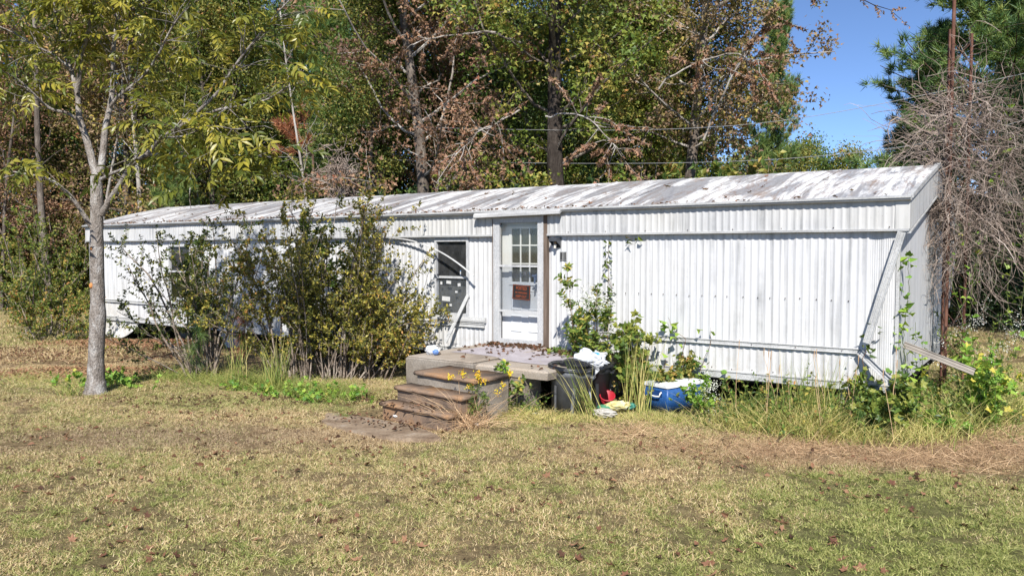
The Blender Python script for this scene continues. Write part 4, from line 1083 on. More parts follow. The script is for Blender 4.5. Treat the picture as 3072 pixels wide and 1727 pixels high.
# living green leaves threading through the tangle and hanging on strings
def leaf_obj(parent, pos, ln, mt_mesh):
    o = bpy.data.objects.new('leaf', mt_mesh); COL.objects.link(o); o.parent = parent
    o.location = pos; o.rotation_euler = (rng.uniform(-.7, .4) + R(70), rng.normal() * .5, rng.normal() * .9); o.scale = (ln,) * 3
    return o
hm = [MB().leaves([[0, 0, 0]], [[0, -.3, 1]], [[0, -1, -.2]], 1.0, .9, .3 * (k + .5), .25 + .2 * k, 'heart').mesh('leaf', L_BRIGHT) for k in range(4)]
gv = thing('green_vine', 'green heart leaved vine threaded through the dead tangle on the mast', 'vine', (MP[0], MP[1], 0))
m = MB()
for (x, y, z0, z1) in ((.02, -.35, .1, 2.3), (-.25, -.45, .5, 2.2), (.62, -.25, .6, 2.6), (.55, -.1, 2.6, 4.1), (.75, -.3, .9, 3.0)):
    n = 26
    zz = np.linspace(z0, z1, n)
    P = np.stack([x + .06 * np.sin(zz * 4 + x * 9), y + .06 * np.cos(zz * 3.3), zz], 1)
    m.tubes(P, .004, 4)
    for i in range(n):
        if rng.uniform() < .75: leaf_obj(gv, P[i] + rng.normal(size=3) * .05, rng.uniform(.05, .12), hm[rng.integers(4)])
m.build('stem', M_GREENSTEM, gv)

# ------------------------------------------------------------------ generic plants
rng = np.random.default_rng(105)
def stem_leaves(m, P, Rr, per, t0, ln, wd, shape, out=.7, droop=0.0, upb=.6, tintr=(0, 1), spread=.0):
    """leaves set along polylines P"""
    k = len(P) * per
    wh = rng.integers(0, len(P), k); t = rng.uniform(t0, 1, k)
    p, d, r = sample(P, Rr, t, wh)
    o = unit(k); o = nrm(o - d * np.sum(o * d, 1)[:, None])
    dd = nrm(d * (1 - out) + o * out + np.array([0, 0, -droop]))
    up = nrm(rnd(k) * .6 + np.array([0, -.25, upb]))
    m.leaves(p + o * spread * rng.uniform(0, 1, k)[:, None], dd, up, ln * rng.uniform(.6, 1.25, k), wd * rng.uniform(.7, 1.2, k), .22, rng.uniform(*tintr, k), shape)

def shrub(nst, brad, height, spread, nsub, sublen, per, ln, wd, shape='diamond', r0=.014, wob=.10, up=.02, t0=.25, seed_dirs=None, flat=1.0, leaf_t0=.15, tint=(0, 1), dn=.12):
    """multi-stemmed shrub: returns (wood MB, leaf MB)"""
    wood, lf = MB(), MB()
    a = rng.uniform(0, 2 * math.pi, nst); rr = brad * np.sqrt(rng.uniform(0, 1, nst))
    base = np.stack([np.cos(a) * rr, np.sin(a) * rr * flat, np.full(nst, -.05)], 1)
    d = np.stack([np.cos(a) * spread + rng.normal(size=nst) * dn, (np.sin(a) * spread + rng.normal(size=nst) * dn) * flat, np.ones(nst)], 1)
    if seed_dirs is not None: d = d + seed_dirs
    P = grow(base, d, height * rng.uniform(.65, 1.1, nst), 9, wob, up)
    Rs = r0 * rng.uniform(.6, 1.3, nst)[:, None] * np.linspace(1, .25, 9)[None]
    wood.tubes(P, Rs, 5, rng.uniform(0, 1, nst))
    k = nst * nsub
    wh = np.repeat(np.arange(nst), nsub); t = rng.uniform(t0, 1, k)
    p, tg, r = sample(P, Rs, t, wh)
    sd_ = nrm(tg * .7 + unit(k) * .8 + np.array([0, 0, .15]))
    P2 = grow(p, sd_, sublen * rng.uniform(.5, 1.3, k) * (1.15 - .5 * t), 6, .16, .03)
    R2 = np.minimum(r * .6, .006)[:, None] * np.linspace(1, .4, 6)[None]
    wood.tubes(P2, R2, 3, rng.uniform(0, 1, k))
    stem_leaves(lf, P2, R2, per, leaf_t0, ln, wd, shape, tintr=tint)
    return wood, lf

def place(obj, x, y, z=None):
    obj.location = (x, y, float(gz(x, y)) if z is None else z)
    return obj

# ---- two big shrubs before the trailer
rng = np.random.default_rng(106)
b1 = thing('shrub', 'loose open shrub with thin bare stems and small dark leaves near the pecan', 'shrub', (-5.1, 13.0, 0))
wood, lf = shrub(18, .28, 2.5, .28, 13, .62, 24, .056, .032, 'diamond', .022, .11, .0, .30, seed_dirs=np.array([[-.14, 0, 0]]))
w2, l2 = shrub(9, .2, 2.2, .45, 12, .55, 24, .055, .032, 'diamond', .018, .12, .0, .35, seed_dirs=np.array([[-.55, .0, 0]]))
wood.merge(w2); lf.merge(l2)
wood.build('stem', M_STEM, b1, True); lf.build('foliage', L_PRIVET, b1, kind='stuff')
b2 = thing('shrub', 'dense bronze green overgrown shrub covering the wall beside the door window', 'shrub', (-3.2, 12.75, 0))
wood, lf = shrub(30, .62, 2.9, .17, 15, .60, 27, .058, .034, 'diamond', .020, .10, .0, .34, flat=.55)
for (dx, n_, hh, ddx) in ((-.45, 6, 1.9, -.30), (.45, 12, 1.75, .16), (.75, 9, 1.45, .22), (1.0, 9, 1.25, .2), (.5, 8, 2.1, .2), (.0, 7, 3.2, -.02), (.2, 8, 2.95, .12)):
    w2, l2 = shrub(n_, .32, hh, .30, 14, .52, 29, .057, .033, 'diamond', .014, .11, .0, .2, flat=.6, seed_dirs=np.array([[ddx, -.02, 0]]))
    wood.merge(w2, Matrix.Translation((dx, -.1, 0))); lf.merge(l2, Matrix.Translation((dx, -.1, 0)))
# long arching sprays reaching out of the shrub
sp = np.array([[.8, -.1, 1.0], [.5, -.1, 1.7], [-.7, -.2, 1.3], [-.8, -.1, 1.7], [1.2, -.1, .8], [.4, -.1, 2.0]])
sdv = np.array([[1, -.1, .35], [.9, 0, .25], [-1, 0, .1], [-.9, -.1, .35], [1, -.1, .2], [.7, 0, .7]])
PS = grow(sp, sdv, 1.15, 9, .10, -.03); RS = np.broadcast_to(np.linspace(.008, .002, 9), (6, 9))
wood.tubes(PS, RS, 4)
stem_leaves(lf, PS, RS, 46, .1, .055, .03, 'diamond')
wood.build('stem', M_STEM, b2, True); lf.build('foliage', L_BUSHGOLD, b2, kind='stuff')
# a greener sapling growing through its top
sg2 = thing('sapling', 'bright green leafy sapling growing through the top of the bronze shrub', 'sapling', (-3.05, 12.9, 0))
wood, lf = shrub(3, .1, 2.95, .05, 14, .42, 34, .07, .04, 'diamond', .014, .07, .0, .6)
wood.build('stem', M_STEM, sg2, True); lf.build('foliage', L_GREEN, sg2, kind='stuff')
# yellow-green plant in front of the far window
ys = thing('weed', 'bright yellow green bushy weed before the far dark window', 'weed', (-6.3, 15.9, 0))
wood, lf = shrub(6, .15, 2.2, .12, 9, .35, 26, .09, .05, 'oval', .01, .08, 0, .6)
wood.build('stem', M_GREENSTEM, ys); lf.build('foliage', L_YELLOWG, ys, kind='stuff')
# shrub at the far end of the trailer, behind the pecan trunk
s3 = thing('shrub', 'tall yellow green shrub at the far end of the mobile home', 'shrub', (-11.7, 19.6, 0))
wood, lf = shrub(18, .7, 3.1, .20, 12, .7, 34, .075, .045, 'diamond', .02, .10, .0, .08, leaf_t0=.0)
wood.build('stem', M_STEM, s3); lf.build('foliage', L_YELLOWG, s3, kind='stuff')
s4 = thing('shrub', 'low leafy shrub hugging the lawn beside the far end of the trailer', 'shrub', (-10.6, 18.2, 0))
wood, lf = shrub(14, .5, 1.3, .4, 10, .5, 30, .07, .042, 'diamond', .012, .12, .0, .05, leaf_t0=.0)
wood.build('stem', M_STEM, s4); lf.build('foliage', L_YELLOWG, s4, kind='stuff')
# small pine seedling and dead rust-coloured seedling among the shrubs
def needle_tufts(m, centers, dirs, n, ln, wd, tint=(0, 1), spread=.55):
    k = len(centers)
    c = np.repeat(centers, n, 0) + rnd(k * n) * ln * .12; d = nrm(np.repeat(dirs, n, 0) + rnd(k * n) * spread)
    side = nrm(np.cross(d, unit(k * n)))
    l = ln * rng.uniform(.7, 1.2, k * n)[:, None]
    V = np.stack([c + side * wd * .5, c - side * wd * .5, c + d * l], 1).reshape(-1, 3)
    m.add(V, None, np.arange(k * n * 3).reshape(-1, 3), np.repeat(np.repeat(rng.uniform(*tint, k), n) * .75 + rng.uniform(0, .25, k * n), 3))
ps = thing('pine_seedling', 'small green pine seedling drooping at the foot of the loose shrub', 'seedling', (-5.12, 12.75, 0))
P = grow(np.array([[0, 0, 0]]), np.array([[.05, 0, 1]]), 1.0, 8, .08); m = MB(); m.tubes(P, np.linspace(.012, .004, 8)[None], 5); m.build('stem', M_STEM, ps)
m = MB(); needle_tufts(m, P[0][2:] + rnd(6) * .03, unit(6) * .4 + [0, -.3, -.5], 90, .24, .005, spread=.5); m.build('needle', L_PINE, ps, kind='stuff')
ds = thing('dead_seedling', 'rust brown dead pine seedling between the two shrubs', 'seedling', (-4.35, 12.95, 0))
P = grow(np.array([[0, 0, 0]]), np.array([[-.03, 0, 1]]), 1.05, 8, .05); m = MB(); m.tubes(P, np.linspace(.012, .004, 8)[None], 5); m.build('stem', M_STEM, ds)
m = MB(); needle_tufts(m, P[0][3:] + rnd(5) * .04, unit(5) * .3 + [0, -.1, -.7], 130, .26, .005, spread=.45); m.build('needle', L_RUSTNEEDLE, ds, kind='stuff')

# ---- weeds along the wall beside the porch
rng = np.random.default_rng(107)
def weed(name, label, cat, loc, args, lmat, smat=M_GREENSTEM, extra=None):
    t = thing(name, label, cat, loc)
    wood, lf = shrub(**args)
    wood.build('stem', smat, t); lf.build('foliage', lmat, t, kind='stuff')
    return t
def pl(s, w_): 
    p = tr(s, w_); return (p[0], p[1], float(gz(p[0], p[1])))
W = dict(nst=8, brad=.18, height=1.75, spread=.08, dn=.04, nsub=14, sublen=.25, per=20, ln=.085, wd=.035, shape='oval', r0=.008, wob=.03, up=.06, t0=.25)
wA = weed('weed', 'tall bushy weed with white fluffy flowers against the wall by the porch', 'weed', pl(3.78, -.55), W, L_WEED, M_REDSTEM)
P = grow(np.array([[.0, 0, 1.12]] * 22), rnd(22) * [.5, .3, .2] + [0, 0, .8], .48, 6, .18); m = MB()
k = 22 * 42; p, d, r = sample(P, np.full((22, 6), .004), rng.uniform(.45, 1, k), rng.integers(0, 22, k))
m.leaves(p + rnd(k) * .03, unit(k), unit(k), .019, .016, 0, rng.uniform(0, 1, k), 'diamond'); m.build('flower_head', L_FLUFF, wA, kind='stuff')
weed('weed', 'shorter broad leaved weed standing right of the flowering weed', 'weed', pl(3.1, -.55), dict(W, height=1.25, nst=6, ln=.10, wd=.06, shape='star', per=7), L_GREEN, M_REDSTEM)
weed('weed', 'low leafy weed with reddish leaves growing between porch and cooler', 'weed', pl(2.75, -.35), dict(W, height=.72, nst=6, brad=.25, spread=.3, ln=.075, wd=.05), L_OLIVE, M_REDSTEM)
weed('weed', 'leafy green weed at the porch edge below the wall lamp', 'weed', pl(4.40, -.45), dict(W, height=.62, sublen=.2, nst=5, brad=.15, ln=.09, wd=.05, shape='star', per=6), L_GREEN)
weed('weed', 'straggly weed rising through the gap under the porch slab', 'weed', pl(4.33, -2.0), dict(W, height=.55, nst=5, brad=.1, nsub=8, sublen=.16, ln=.07, wd=.03, per=12), L_WEED)
weed('weed', 'small sprig growing up over the porch slab edge', 'weed', (*pl(3.95, -2.1)[:2], 0), dict(W, height=.66, nst=2, brad=.03, nsub=5, sublen=.1, ln=.075, wd=.06, per=5, t0=.7), L_WEED)
weed('weed', 'small green sprig on the porch slab between steps and trash cans', 'weed', pl(4.15, -2.18), dict(W, height=.66, nst=2, brad=.04, nsub=5, sublen=.09, ln=.07, wd=.05, per=4, t0=.75), L_BRIGHT)
# dark creeper climbing the wall
def creeper(name, label, pts, parent_loc, leaf_ln, per_m, lmesh, stem_mat=M_REDSTEM, jit=.05, yaw=None):
    t = thing(name, label, 'vine', parent_loc, TROT)
    m = MB()
    for path in pts:
        path = np.array(path, float)
        seg = np.linalg.norm(np.diff(path, axis=0), axis=1); cum = np.concatenate([[0], np.cumsum(seg)])
        nn_ = max(4, int(cum[-1] / .05)); tt = np.linspace(0, cum[-1], nn_)
        Q = np.stack([np.interp(tt, cum, path[:, i]) for i in range(3)], 1) + rng.normal(size=(nn_, 3)) * [.008, .004, .004]
        m.tubes(Q, np.linspace(.005, .002, nn_), 4)
        k = int(cum[-1] * per_m)
        for i in range(k):
            q = Q[rng.integers(0, nn_)]
            leaf_obj(t, q + np.array([rng.normal() * jit, -abs(rng.normal()) * jit * .6 - .01, rng.normal() * jit * .6]), leaf_ln * rng.uniform(.6, 1.25), lmesh[rng.integers(len(lmesh))])
    m.build('stem', stem_mat, t)
    return t
ovm = [MB().leaves([[0, 0, 0]], [[0, -.3, -1]], [[0, -1, .3]], 1.0, .45, .3 * (k + .4), .1 + .25 * k, 'oval').mesh('leaf', L_GREEN) for k in range(3)]
creeper('creeper', 'dark leaved creeper climbing the white wall above the flowering weed', [[(0, 0, .9), (.03, .0, 1.5), (.01, .0, 1.9), (.04, .0, 2.22)], [(.02, 0, 1.2), (.09, 0, 1.45), (.05, 0, 1.7)], [(.30, -.01, 2.27), (.36, -.03, 2.24), (.46, -.03, 2.22)], [(-.02, 0, 1.0), (-.06, 0, 1.3)]], tuple(tr(3.82, -.035, 0)), .085, 42, ovm, jit=.045)
creeper('wall_vine', 'thin vine with broad leaves crossing the lower wall behind the cooler', [[(0, 0, .3), (-.1, -.02, .62), (-.02, -.02, .85), (-.22, -.01, .98), (-.3, -.01, 1.15)], [(.25, 0, .25), (.18, -.02, .5), (.30, -.02, .78), (.33, -.02, 1.05)], [(-.35, -.03, .3), (-.30, -.03, .72)], [(.6, -.02, .2), (.5, -.03, .5)]], tuple(tr(2.55, -.06, 0)), .095, 16, hm, M_REDSTEM, .06)
creeper('corner_vine', 'bright green vine climbing the near corner of the trailer', [[(0, 0, .1), (.03, .0, .6), (-.01, .02, 1.1), (.04, .03, 1.6), (.02, .05, 2.0)], [(.06, .2, .1), (.10, .3, .7), (.08, .25, 1.2)], [(.1, .5, .1), (.14, .6, .9)], [(-.1, -.1, .1), (-.03, -.06, .6)]], tuple(tr(-.06, .05, 0)), .085, 30, hm, M_GREENSTEM, .06)
creeper('rail_vine', 'short vine hanging around the bent end of the wall rail', [[(0, -.03, .2), (.06, -.05, .5), (.02, -.05, .8), (.16, -.03, 1.25)], [(-.1, -.06, .25), (-.16, -.06, .6)]], tuple(tr(.36, -.08, 0)), .09, 26, ovm, M_REDSTEM, .05)
# bright green clump and sapling at the near corner; flowering weed behind the mast
weed('weed', 'bushy green star leaved weed clump at the near trailer corner', 'weed', (4.15, 8.95, 0), dict(nst=14, brad=.22, height=.58, spread=.35, nsub=9, sublen=.3, per=7, ln=.085, wd=.06, shape='star', r0=.007, wob=.1, up=0, t0=.1), L_GREEN)
weed('weed', 'second green leafy weed leaning out past the fallen rail', 'weed', (4.35, 9.35, 0), dict(nst=7, brad=.2, height=.52, spread=.3, nsub=8, sublen=.28, per=8, ln=.08, wd=.05, shape='star', r0=.006, wob=.1, up=0, t0=.15), L_WEED)
weed('weed', 'yellow green sapling on the straw beside the rusty mast', 'weed', (5.55, 9.15, 0), dict(nst=7, brad=.15, height=.95, spread=.18, nsub=9, sublen=.3, per=8, ln=.085, wd=.06, shape='star', r0=.007, wob=.08, up=0, t0=.15), L_BRIGHT)
weed('weed', 'small yellow green seedling on the dry straw', 'weed', (4.85, 8.75, 0), dict(nst=7, brad=.16, height=.25, spread=.5, nsub=6, sublen=.14, per=6, ln=.07, wd=.05, shape='star', r0=.004, wob=.1, up=0, t0=.3), L_BRIGHT)
wF = weed('weed', 'white flowering weed in the shade beyond the rusty mast', 'weed', (6.75, 11.3, 0), dict(nst=14, brad=.35, height=1.15, spread=.25, nsub=8, sublen=.28, per=12, ln=.05, wd=.02, shape='oval', r0=.005, wob=.08, up=0, t0=.2), L_WEED)
k = 900; m = MB(); c0 = rng.normal(size=(18, 3)) * [.36, .3, .22] + [0, 0, .95]
m.leaves(c0[rng.integers(0, 18, k)] + rnd(k) * .06, unit(k), unit(k), .018, .015, 0, rng.uniform(0, 1, k), 'diamond'); m.build('flower_head', L_FLUFF, wF, kind='stuff')
wG = weed('weed', 'white flowering weed drooping over the front of the blue cooler', 'weed', (2.33, 9.82, 0), dict(nst=4, brad=.08, height=.48, spread=.2, nsub=6, sublen=.2, per=12, ln=.06, wd=.03, shape='star', r0=.004, wob=.1, up=0, t0=.2), L_BRIGHT)
k = 420; m = MB(); c0 = rng.normal(size=(14, 3)) * [.13, .07, .11] + [.10, -.04, .30]
m.leaves(c0[rng.integers(0, 14, k)] + rnd(k) * .035, unit(k), unit(k), .017, .014, 0, rng.uniform(0, 1, k), 'diamond'); m.build('flower_head', L_FLUFF, wG, kind='stuff')
gr = weed('goldenrod', 'goldenrod with yellow flowers beside the side of the steps', 'weed', pl(4.02, -2.72), dict(nst=8, brad=.12, height=.62, spread=.22, nsub=7, sublen=.12, per=14, ln=.05, wd=.012, shape='oval', r0=.004, wob=.1, up=0, t0=.3), L_WEED)
k = 420; m = MB(); c0 = rng.normal(size=(9, 3)) * [.15, .10, .08] + [0, 0, .52]
m.leaves(c0[rng.integers(0, 9, k)] + rnd(k) * .022, unit(k), unit(k), .02, .016, 0, rng.uniform(0, 1, k), 'diamond'); m.build('flower_head', L_GOLD, gr, kind='stuff')

# ---- tall grass clumps
def blades(m, base, d, ln, wd, bend, tint, nseg=5):
    """arching grass blades, tapered strips"""
    n = len(base); d = nrm(d); side = nrm(np.cross(d, unit(n)))
    out = nrm(np.stack([d[:, 0], d[:, 1], np.zeros(n)], 1) + rnd(n) * .2)
    ln = np.broadcast_to(ln, (n,)); bend = np.broadcast_to(bend, (n,))
    rows = []
    for i in range(nseg):
        f = i / (nseg - 1)
        c = base + d * (ln * f)[:, None] + out * (bend * ln * f * f)[:, None] * [1, 1, 0] - np.array([0, 0, 1]) * (bend * ln * .55 * f ** 2.5)[:, None]
        ww = wd * (1 - f ** 1.6) * .5 + wd * .04
        rows += [c + side * ww, c - side * ww]
    V = np.stack(rows, 1)
    b = np.arange(n)[:, None] * (2 * nseg)
    q = np.concatenate([b + [2 * i, 2 * i + 1, 2 * i + 3, 2 * i + 2] for i in range(nseg - 1)])
    return m.add(V.reshape(-1, 3), q, None, np.repeat(np.broadcast_to(tint, (n,)), 2 * nseg))
def grass_clump(name, label, loc, n, h, rad, lean=(0, 0), spread=.22, wd=.007, bend=.25, tint=(0, .8), group=None, cat='grass clump', mat=L_TALLGRASS, seeds=True):
    m = MB()
    base = np.stack([rng.normal(size=n) * rad, rng.normal(size=n) * rad * .7, np.full(n, -.02)], 1)
    d = np.stack([rng.normal(size=n) * spread + lean[0], rng.normal(size=n) * spread + lean[1], np.ones(n)], 1)
    blades(m, base, d, h * rng.uniform(.45, 1.1, n), wd, bend * rng.uniform(.3, 1.6, n), rng.uniform(*tint, n))
    o = m.build(name, mat); o.location = loc
    return tag(o, label, cat, group)
grass_clump('tall_grass', 'tall seeding grass clump leaning in front of the grey trash can', (.98, 9.72, 0), 42, 1.0, .07, (-.32, 0), .12, .009, .12)
grass_clump('tall_grass', 'upright tall grass clump between the trash cans and blue cooler', (1.58, 9.95, 0), 60, 1.05, .10, (0.03, 0), .10, .009, .08)
grass_clump('tall_grass', 'tall grass clump with tan seed heads before the near end of the wall', (3.45, 9.1, 0), 120, .95, .16, (.05, 0), .16, .008, .12)
grass_clump('tall_grass', 'tall green grass clump at the foot of the bronze shrub', (-3.55, 11.85, 0), 90, .85, .09, (0, 0), .12, .009, .12)
grass_clump('tall_grass', 'second tall green grass tuft beside the dead seedling', (-4.25, 12.1, 0), 60, .85, .07, (0, 0), .14, .009, .15)
grass_clump('grass_tuft', 'bright arching grass tuft growing against the pecan trunk base', (-6.25, 11.15, 0), 60, .45, .08, (-.1, 0), .3, .008, .5)
grass_clump('tall_grass', 'thin goldenrod spike standing behind the pecan trunk base', (-6.2, 11.8, 0), 14, .62, .02, (0, 0), .05, .014, .05, cat='weed', mat=L_YELLOWG)
grass_clump('dry_grass_tuft', 'dry straw coloured grass tuft spilling over the bottom step', (-.48, 9.12, 0), 200, .75, .12, (.05, -.1), .55, .006, .7, (.45, 1), mat=L_STRAW)
grass_clump('green_tuft', 'small bright green grass tuft on the lawn before the steps', (-2.05, 9.75, 0), 60, .16, .05, (0, 0), .5, .006, .5, (0, .3))
# undergrowth band along the base of the trailer: nobody could count these
def band(n, path, wid, seed=None):
    path = np.array(path); seg = np.linalg.norm(np.diff(path, axis=0), axis=1); cum = np.concatenate([[0], np.cumsum(seg)])
    t = rng.uniform(0, cum[-1], n)
    x = np.interp(t, cum, path[:, 0]); y = np.interp(t, cum, path[:, 1])
    return x + rng.normal(size=n) * wid, y + rng.normal(size=n) * wid
def undergrowth(name, n, path, wid, h, wd, tint, spread, bend, mat, label_kind='stuff'):
    m = MB()
    x, y = band(n, path, wid)
    cl = 0.5 + 0.8 * (np.sin(x * 3.1 + 1) * np.sin(y * 2.7) * .5 + .5)
    base = np.stack([x, y, gz(x, y) - .02], 1)
    d = np.stack([rng.normal(size=n) * spread, rng.normal(size=n) * spread, np.ones(n)], 1)
    blades(m, base, d, h * rng.uniform(.35, 1.15, n) * cl, wd, bend * rng.uniform(.4, 1.5, n), rng.uniform(*tint, n), 4)
    o = m.build(name, mat, kind='stuff'); return o
RP = [pl(1.55, -1.05)[:2], pl(1.2, -.9)[:2], pl(.3, -.75)[:2], pl(-.5, -.4)[:2]]
undergrowth('tall_weeds', 1700, [pl(3.6, -2.1)[:2], pl(2.8, -1.5)[:2], pl(2.0, -1.2)[:2]], .16, .22, .005, (.25, 1), .5, .45, L_TALLGRASS)
undergrowth('tall_weeds', 4000, RP, .22, .46, .006, (.3, 1), .42, .35, L_TALLGRASS)
undergrowth('tall_weeds', 1400, [pl(1.7, -.5)[:2], pl(1.2, -.3)[:2], pl(.3, -.25)[:2]], .16, .55, .007, (.05, .6), .3, .25, L_TALLGRASS)
undergrowth('tall_weeds', 2600, [pl(.1, -.4)[:2], pl(-.5, .3)[:2], pl(-.9, 1.4)[:2], pl(-1.2, 2.6)[:2]], .30, .52, .006, (.1, 1), .45, .4, L_TALLGRASS)
undergrowth('tall_weeds', 1300, [pl(4.3, -2.5)[:2], pl(3.9, -2.05)[:2], pl(3.4, -2.3)[:2]], .11, .2, .006, (.1, .9), .5, .4, L_TALLGRASS)
undergrowth('tall_weeds', 4200, [(-2.2, 10.9), (-3.0, 11.5), (-3.9, 12.1), (-4.9, 12.5), (-5.6, 12.8)], .22, .36, .006, (0, .6), .5, .5, L_TALLGRASS)
undergrowth('tall_weeds', 1400, [(-5.6, 11.6), (-7.0, 12.3), (-8.5, 13.0)], .3, .2, .006, (0, .8), .6, .5, L_TALLGRASS)
undergrowth('dry_straw', 9000, [(1.0, 8.95), (2.5, 8.45), (4.0, 7.95), (5.8, 7.7)], .34, .22, .004, (0, 1), 1.6, .6, L_STRAW)
undergrowth('dry_straw', 3500, [(4.6, 8.9), (5.6, 8.8), (6.6, 9.2)], .35, .24, .004, (0, 1), 1.6, .6, L_STRAW)
undergrowth('dry_straw', 2200, [tuple(tr(5.2, -3.0)[:2]), tuple(tr(4.4, -3.2)[:2])], .22, .16, .004, (0, 1), 2.2, .6, L_STRAW)
def brambles(n, path, wid, h, ln, mat, shape='oval', lw=.6):
    m = MB(); x, y = band(n, path, wid)
    P = grow(np.stack([x, y, gz(x, y) - .02], 1), rnd(n) * [.5, .5, .1] + [0, 0, 1], h * rng.uniform(.4, 1.2, n), 6, .25, -.06)
    RS = np.broadcast_to(np.linspace(.004, .0015, 6), (n, 6))
    m.tubes(P, RS, 3, .3)
    stem_leaves(m, P, RS, 9, .15, ln, ln * lw, shape)
    return m
for nm, n, path, wid, h, ln, mt, sh in (
        ('brambles', 150, [pl(1.45, -.8)[:2], pl(1.2, -.7)[:2], pl(.4, -.5)[:2]], .22, .7, .06, L_WEED, 'oval'),
        ('brambles', 130, [pl(1.9, -.75)[:2], pl(1.1, -.6)[:2], pl(.4, -.5)[:2]], .2, .62, .05, L_OLIVE, 'oval'),
        ('brambles', 90, [pl(-.1, -.2)[:2], pl(-.5, .6)[:2], pl(-.8, 1.6)[:2]], .22, .55, .07, L_GREEN, 'oval'),
        ('brambles', 70, [pl(3.3, -.5)[:2], pl(2.7, -.3)[:2]], .12, .7, .055, L_OLIVE, 'oval'),
        ('brambles', 60, [pl(4.4, -2.1)[:2], pl(3.9, -1.9)[:2]], .1, .45, .05, L_WEED, 'oval'),
        ('ground_cover', 70, [(-2.0, 10.75), (-3.2, 11.2), (-4.4, 12.0)], .18, .26, .06, L_BRIGHT, 'star'),
        ('ground_cover', 40, [(-5.7, 11.9), (-6.6, 12.3)], .25, .28, .07, L_BRIGHT, 'star'),
        ('ground_cover', 90, [(5.4, 10.6), (6.6, 11.4), (7.5, 12.2)], .3, .5, .06, L_WEED, 'oval')):
    brambles(n, path, wid, h, ln, mt, sh).build(nm, mt, kind='stuff')
# seed spikes standing above the tall grass
m = MB(); n = 18
x, y = band(n, RP, .2)
P = grow(np.stack([x, y, 0 * x], 1), rnd(n) * .1 + [0, 0, 1], rng.uniform(.5, .9, n), 6, .03)
m.tubes(P, np.broadcast_to(np.array([.003, .003, .003, .0028, .0026, .0025]), (n, 6)), 3, .7)
for q in P: m.tubes(np.array([q[-1], q[-1] + [0, 0, .05], q[-1] + [0.004, 0, .1]]), np.array([.003, .006, .003]), 5, .6)
m.build('seed_spikes', L_STRAW, kind='stuff')

# leaf mould and twigs behind the pecan
def mound(name, cx, cy, rx, ry, h, n, mat, ln, tint=(0, .7)):
    m = MB(); a = rng.uniform(0, 6.283, n); r = np.sqrt(rng.uniform(0, 1, n))
    x = cx + np.cos(a) * r * rx; y = cy + np.sin(a) * r * ry
    z = gz(x, y) + h * (1 - r ** 2) * rng.uniform(.2, 1, n) + .01
    m.leaves(np.stack([x, y, z], 1), unit(n) * [1, 1, .35], nrm(rnd(n) * .5 + [0, -.2, 1]), ln * rng.uniform(.6, 1.3, n), ln * .6, .3, rng.uniform(*tint, n), 'diamond')
    return m.build(name, mat, kind='stuff')
mound('leaf_mould', -9.3, 15.6, 3.6, 1.3, .06, 1800, L_DEAD, .06, (.2, 1))
undergrowth('dry_straw', 2600, [(-12, 16.5), (-9.5, 16.0), (-7, 14.6)], .7, .2, .006, (0, 1), 1.4, .6, L_STRAW)
mound('leaf_mould', -6.9, 13.3, 2.0, .7, .06, 1400, L_DEAD, .06, (0, .8))
mound('leaf_mould', -8.2, 17.6, 2.6, .8, .06, 3000, L_DEAD, .07, (.3, 1))
mound('leaf_mould', -3.6, 10.9, 2.2, .45, .02, 450, L_DEAD, .05, (.2, .9))

# ------------------------------------------------------------------ lawn grass (blades in patches, scattered by geometry nodes)
rng = np.random.default_rng(108)
pc = bpy.data.collections.new('grass_patches')
def patch(n, size, hmin, hmax, wd, lie):
    m = MB()
    x = rng.uniform(-size / 2, size / 2, n); y = rng.uniform(-size / 2, size / 2, n)
    hc = n * 2 // 3; c = rng.uniform(-size / 2, size / 2, (26, 2)); ci_ = rng.integers(0, 26, hc)       # two thirds of the blades stand in tufts
    x[:hc] = c[ci_, 0] + rng.normal(size=hc) * .022 * size * 2; y[:hc] = c[ci_, 1] + rng.normal(size=hc) * .022 * size * 2
    d = np.stack([rng.normal(size=n) * lie, rng.normal(size=n) * lie, np.ones(n)], 1)
    d = nrm(d); h = rng.uniform(hmin, hmax, n)
    side = nrm(np.cross(d, unit(n)))
    b = np.stack([x, y, np.full(n, -.012)], 1)
    bend = rnd(n) * .35
    mid = b + d * (h * .55)[:, None]; tip = mid + nrm(d + bend - [0, 0, .25]) * (h * .5)[:, None]
    w_ = (wd * rng.uniform(.6, 1.4, n))[:, None]
    V = np.stack([b + side * w_ * .5, b - side * w_ * .5, mid + side * w_ * .4, mid - side * w_ * .4, tip], 1).reshape(-1, 3)
    k = np.arange(n)[:, None] * 5
    m.add(V, k + [0, 1, 3, 2], k + [2, 3, 4], np.repeat(rng.uniform(0, 1, n), 5))
    return m
for k in range(6):
    o = bpy.data.objects.new('grass_patch', patch(1400, .5, .016, .052, .0050, 1.0).mesh('grass_patch', M_GRASS)); pc.objects.link(o)
pc2 = bpy.data.collections.new('far_grass_patches')
for k in range(3):
    o = bpy.data.objects.new('far_grass_patch', patch(700, 1.1, .04, .10, .010, .7).mesh('far_grass_patch', M_GRASS)); pc2.objects.link(o)
pc3 = bpy.data.collections.new('grass_tuft_patches')
for k in range(5):
    m = MB(); n = 46
    b_ = np.stack([rng.normal(size=n) * .022, rng.normal(size=n) * .022, np.full(n, -.012)], 1)
    blades(m, b_, rnd(n) * [.45, .45, .1] + [0, 0, 1], rng.uniform(.035, .095, n), .0055, rng.uniform(.2, .9, n), rng.uniform(0, .42, n), 4)
    o = bpy.data.objects.new('grass_tuft_patch', m.mesh('grass_tuft_patch', M_GRASS)); pc3.objects.link(o)
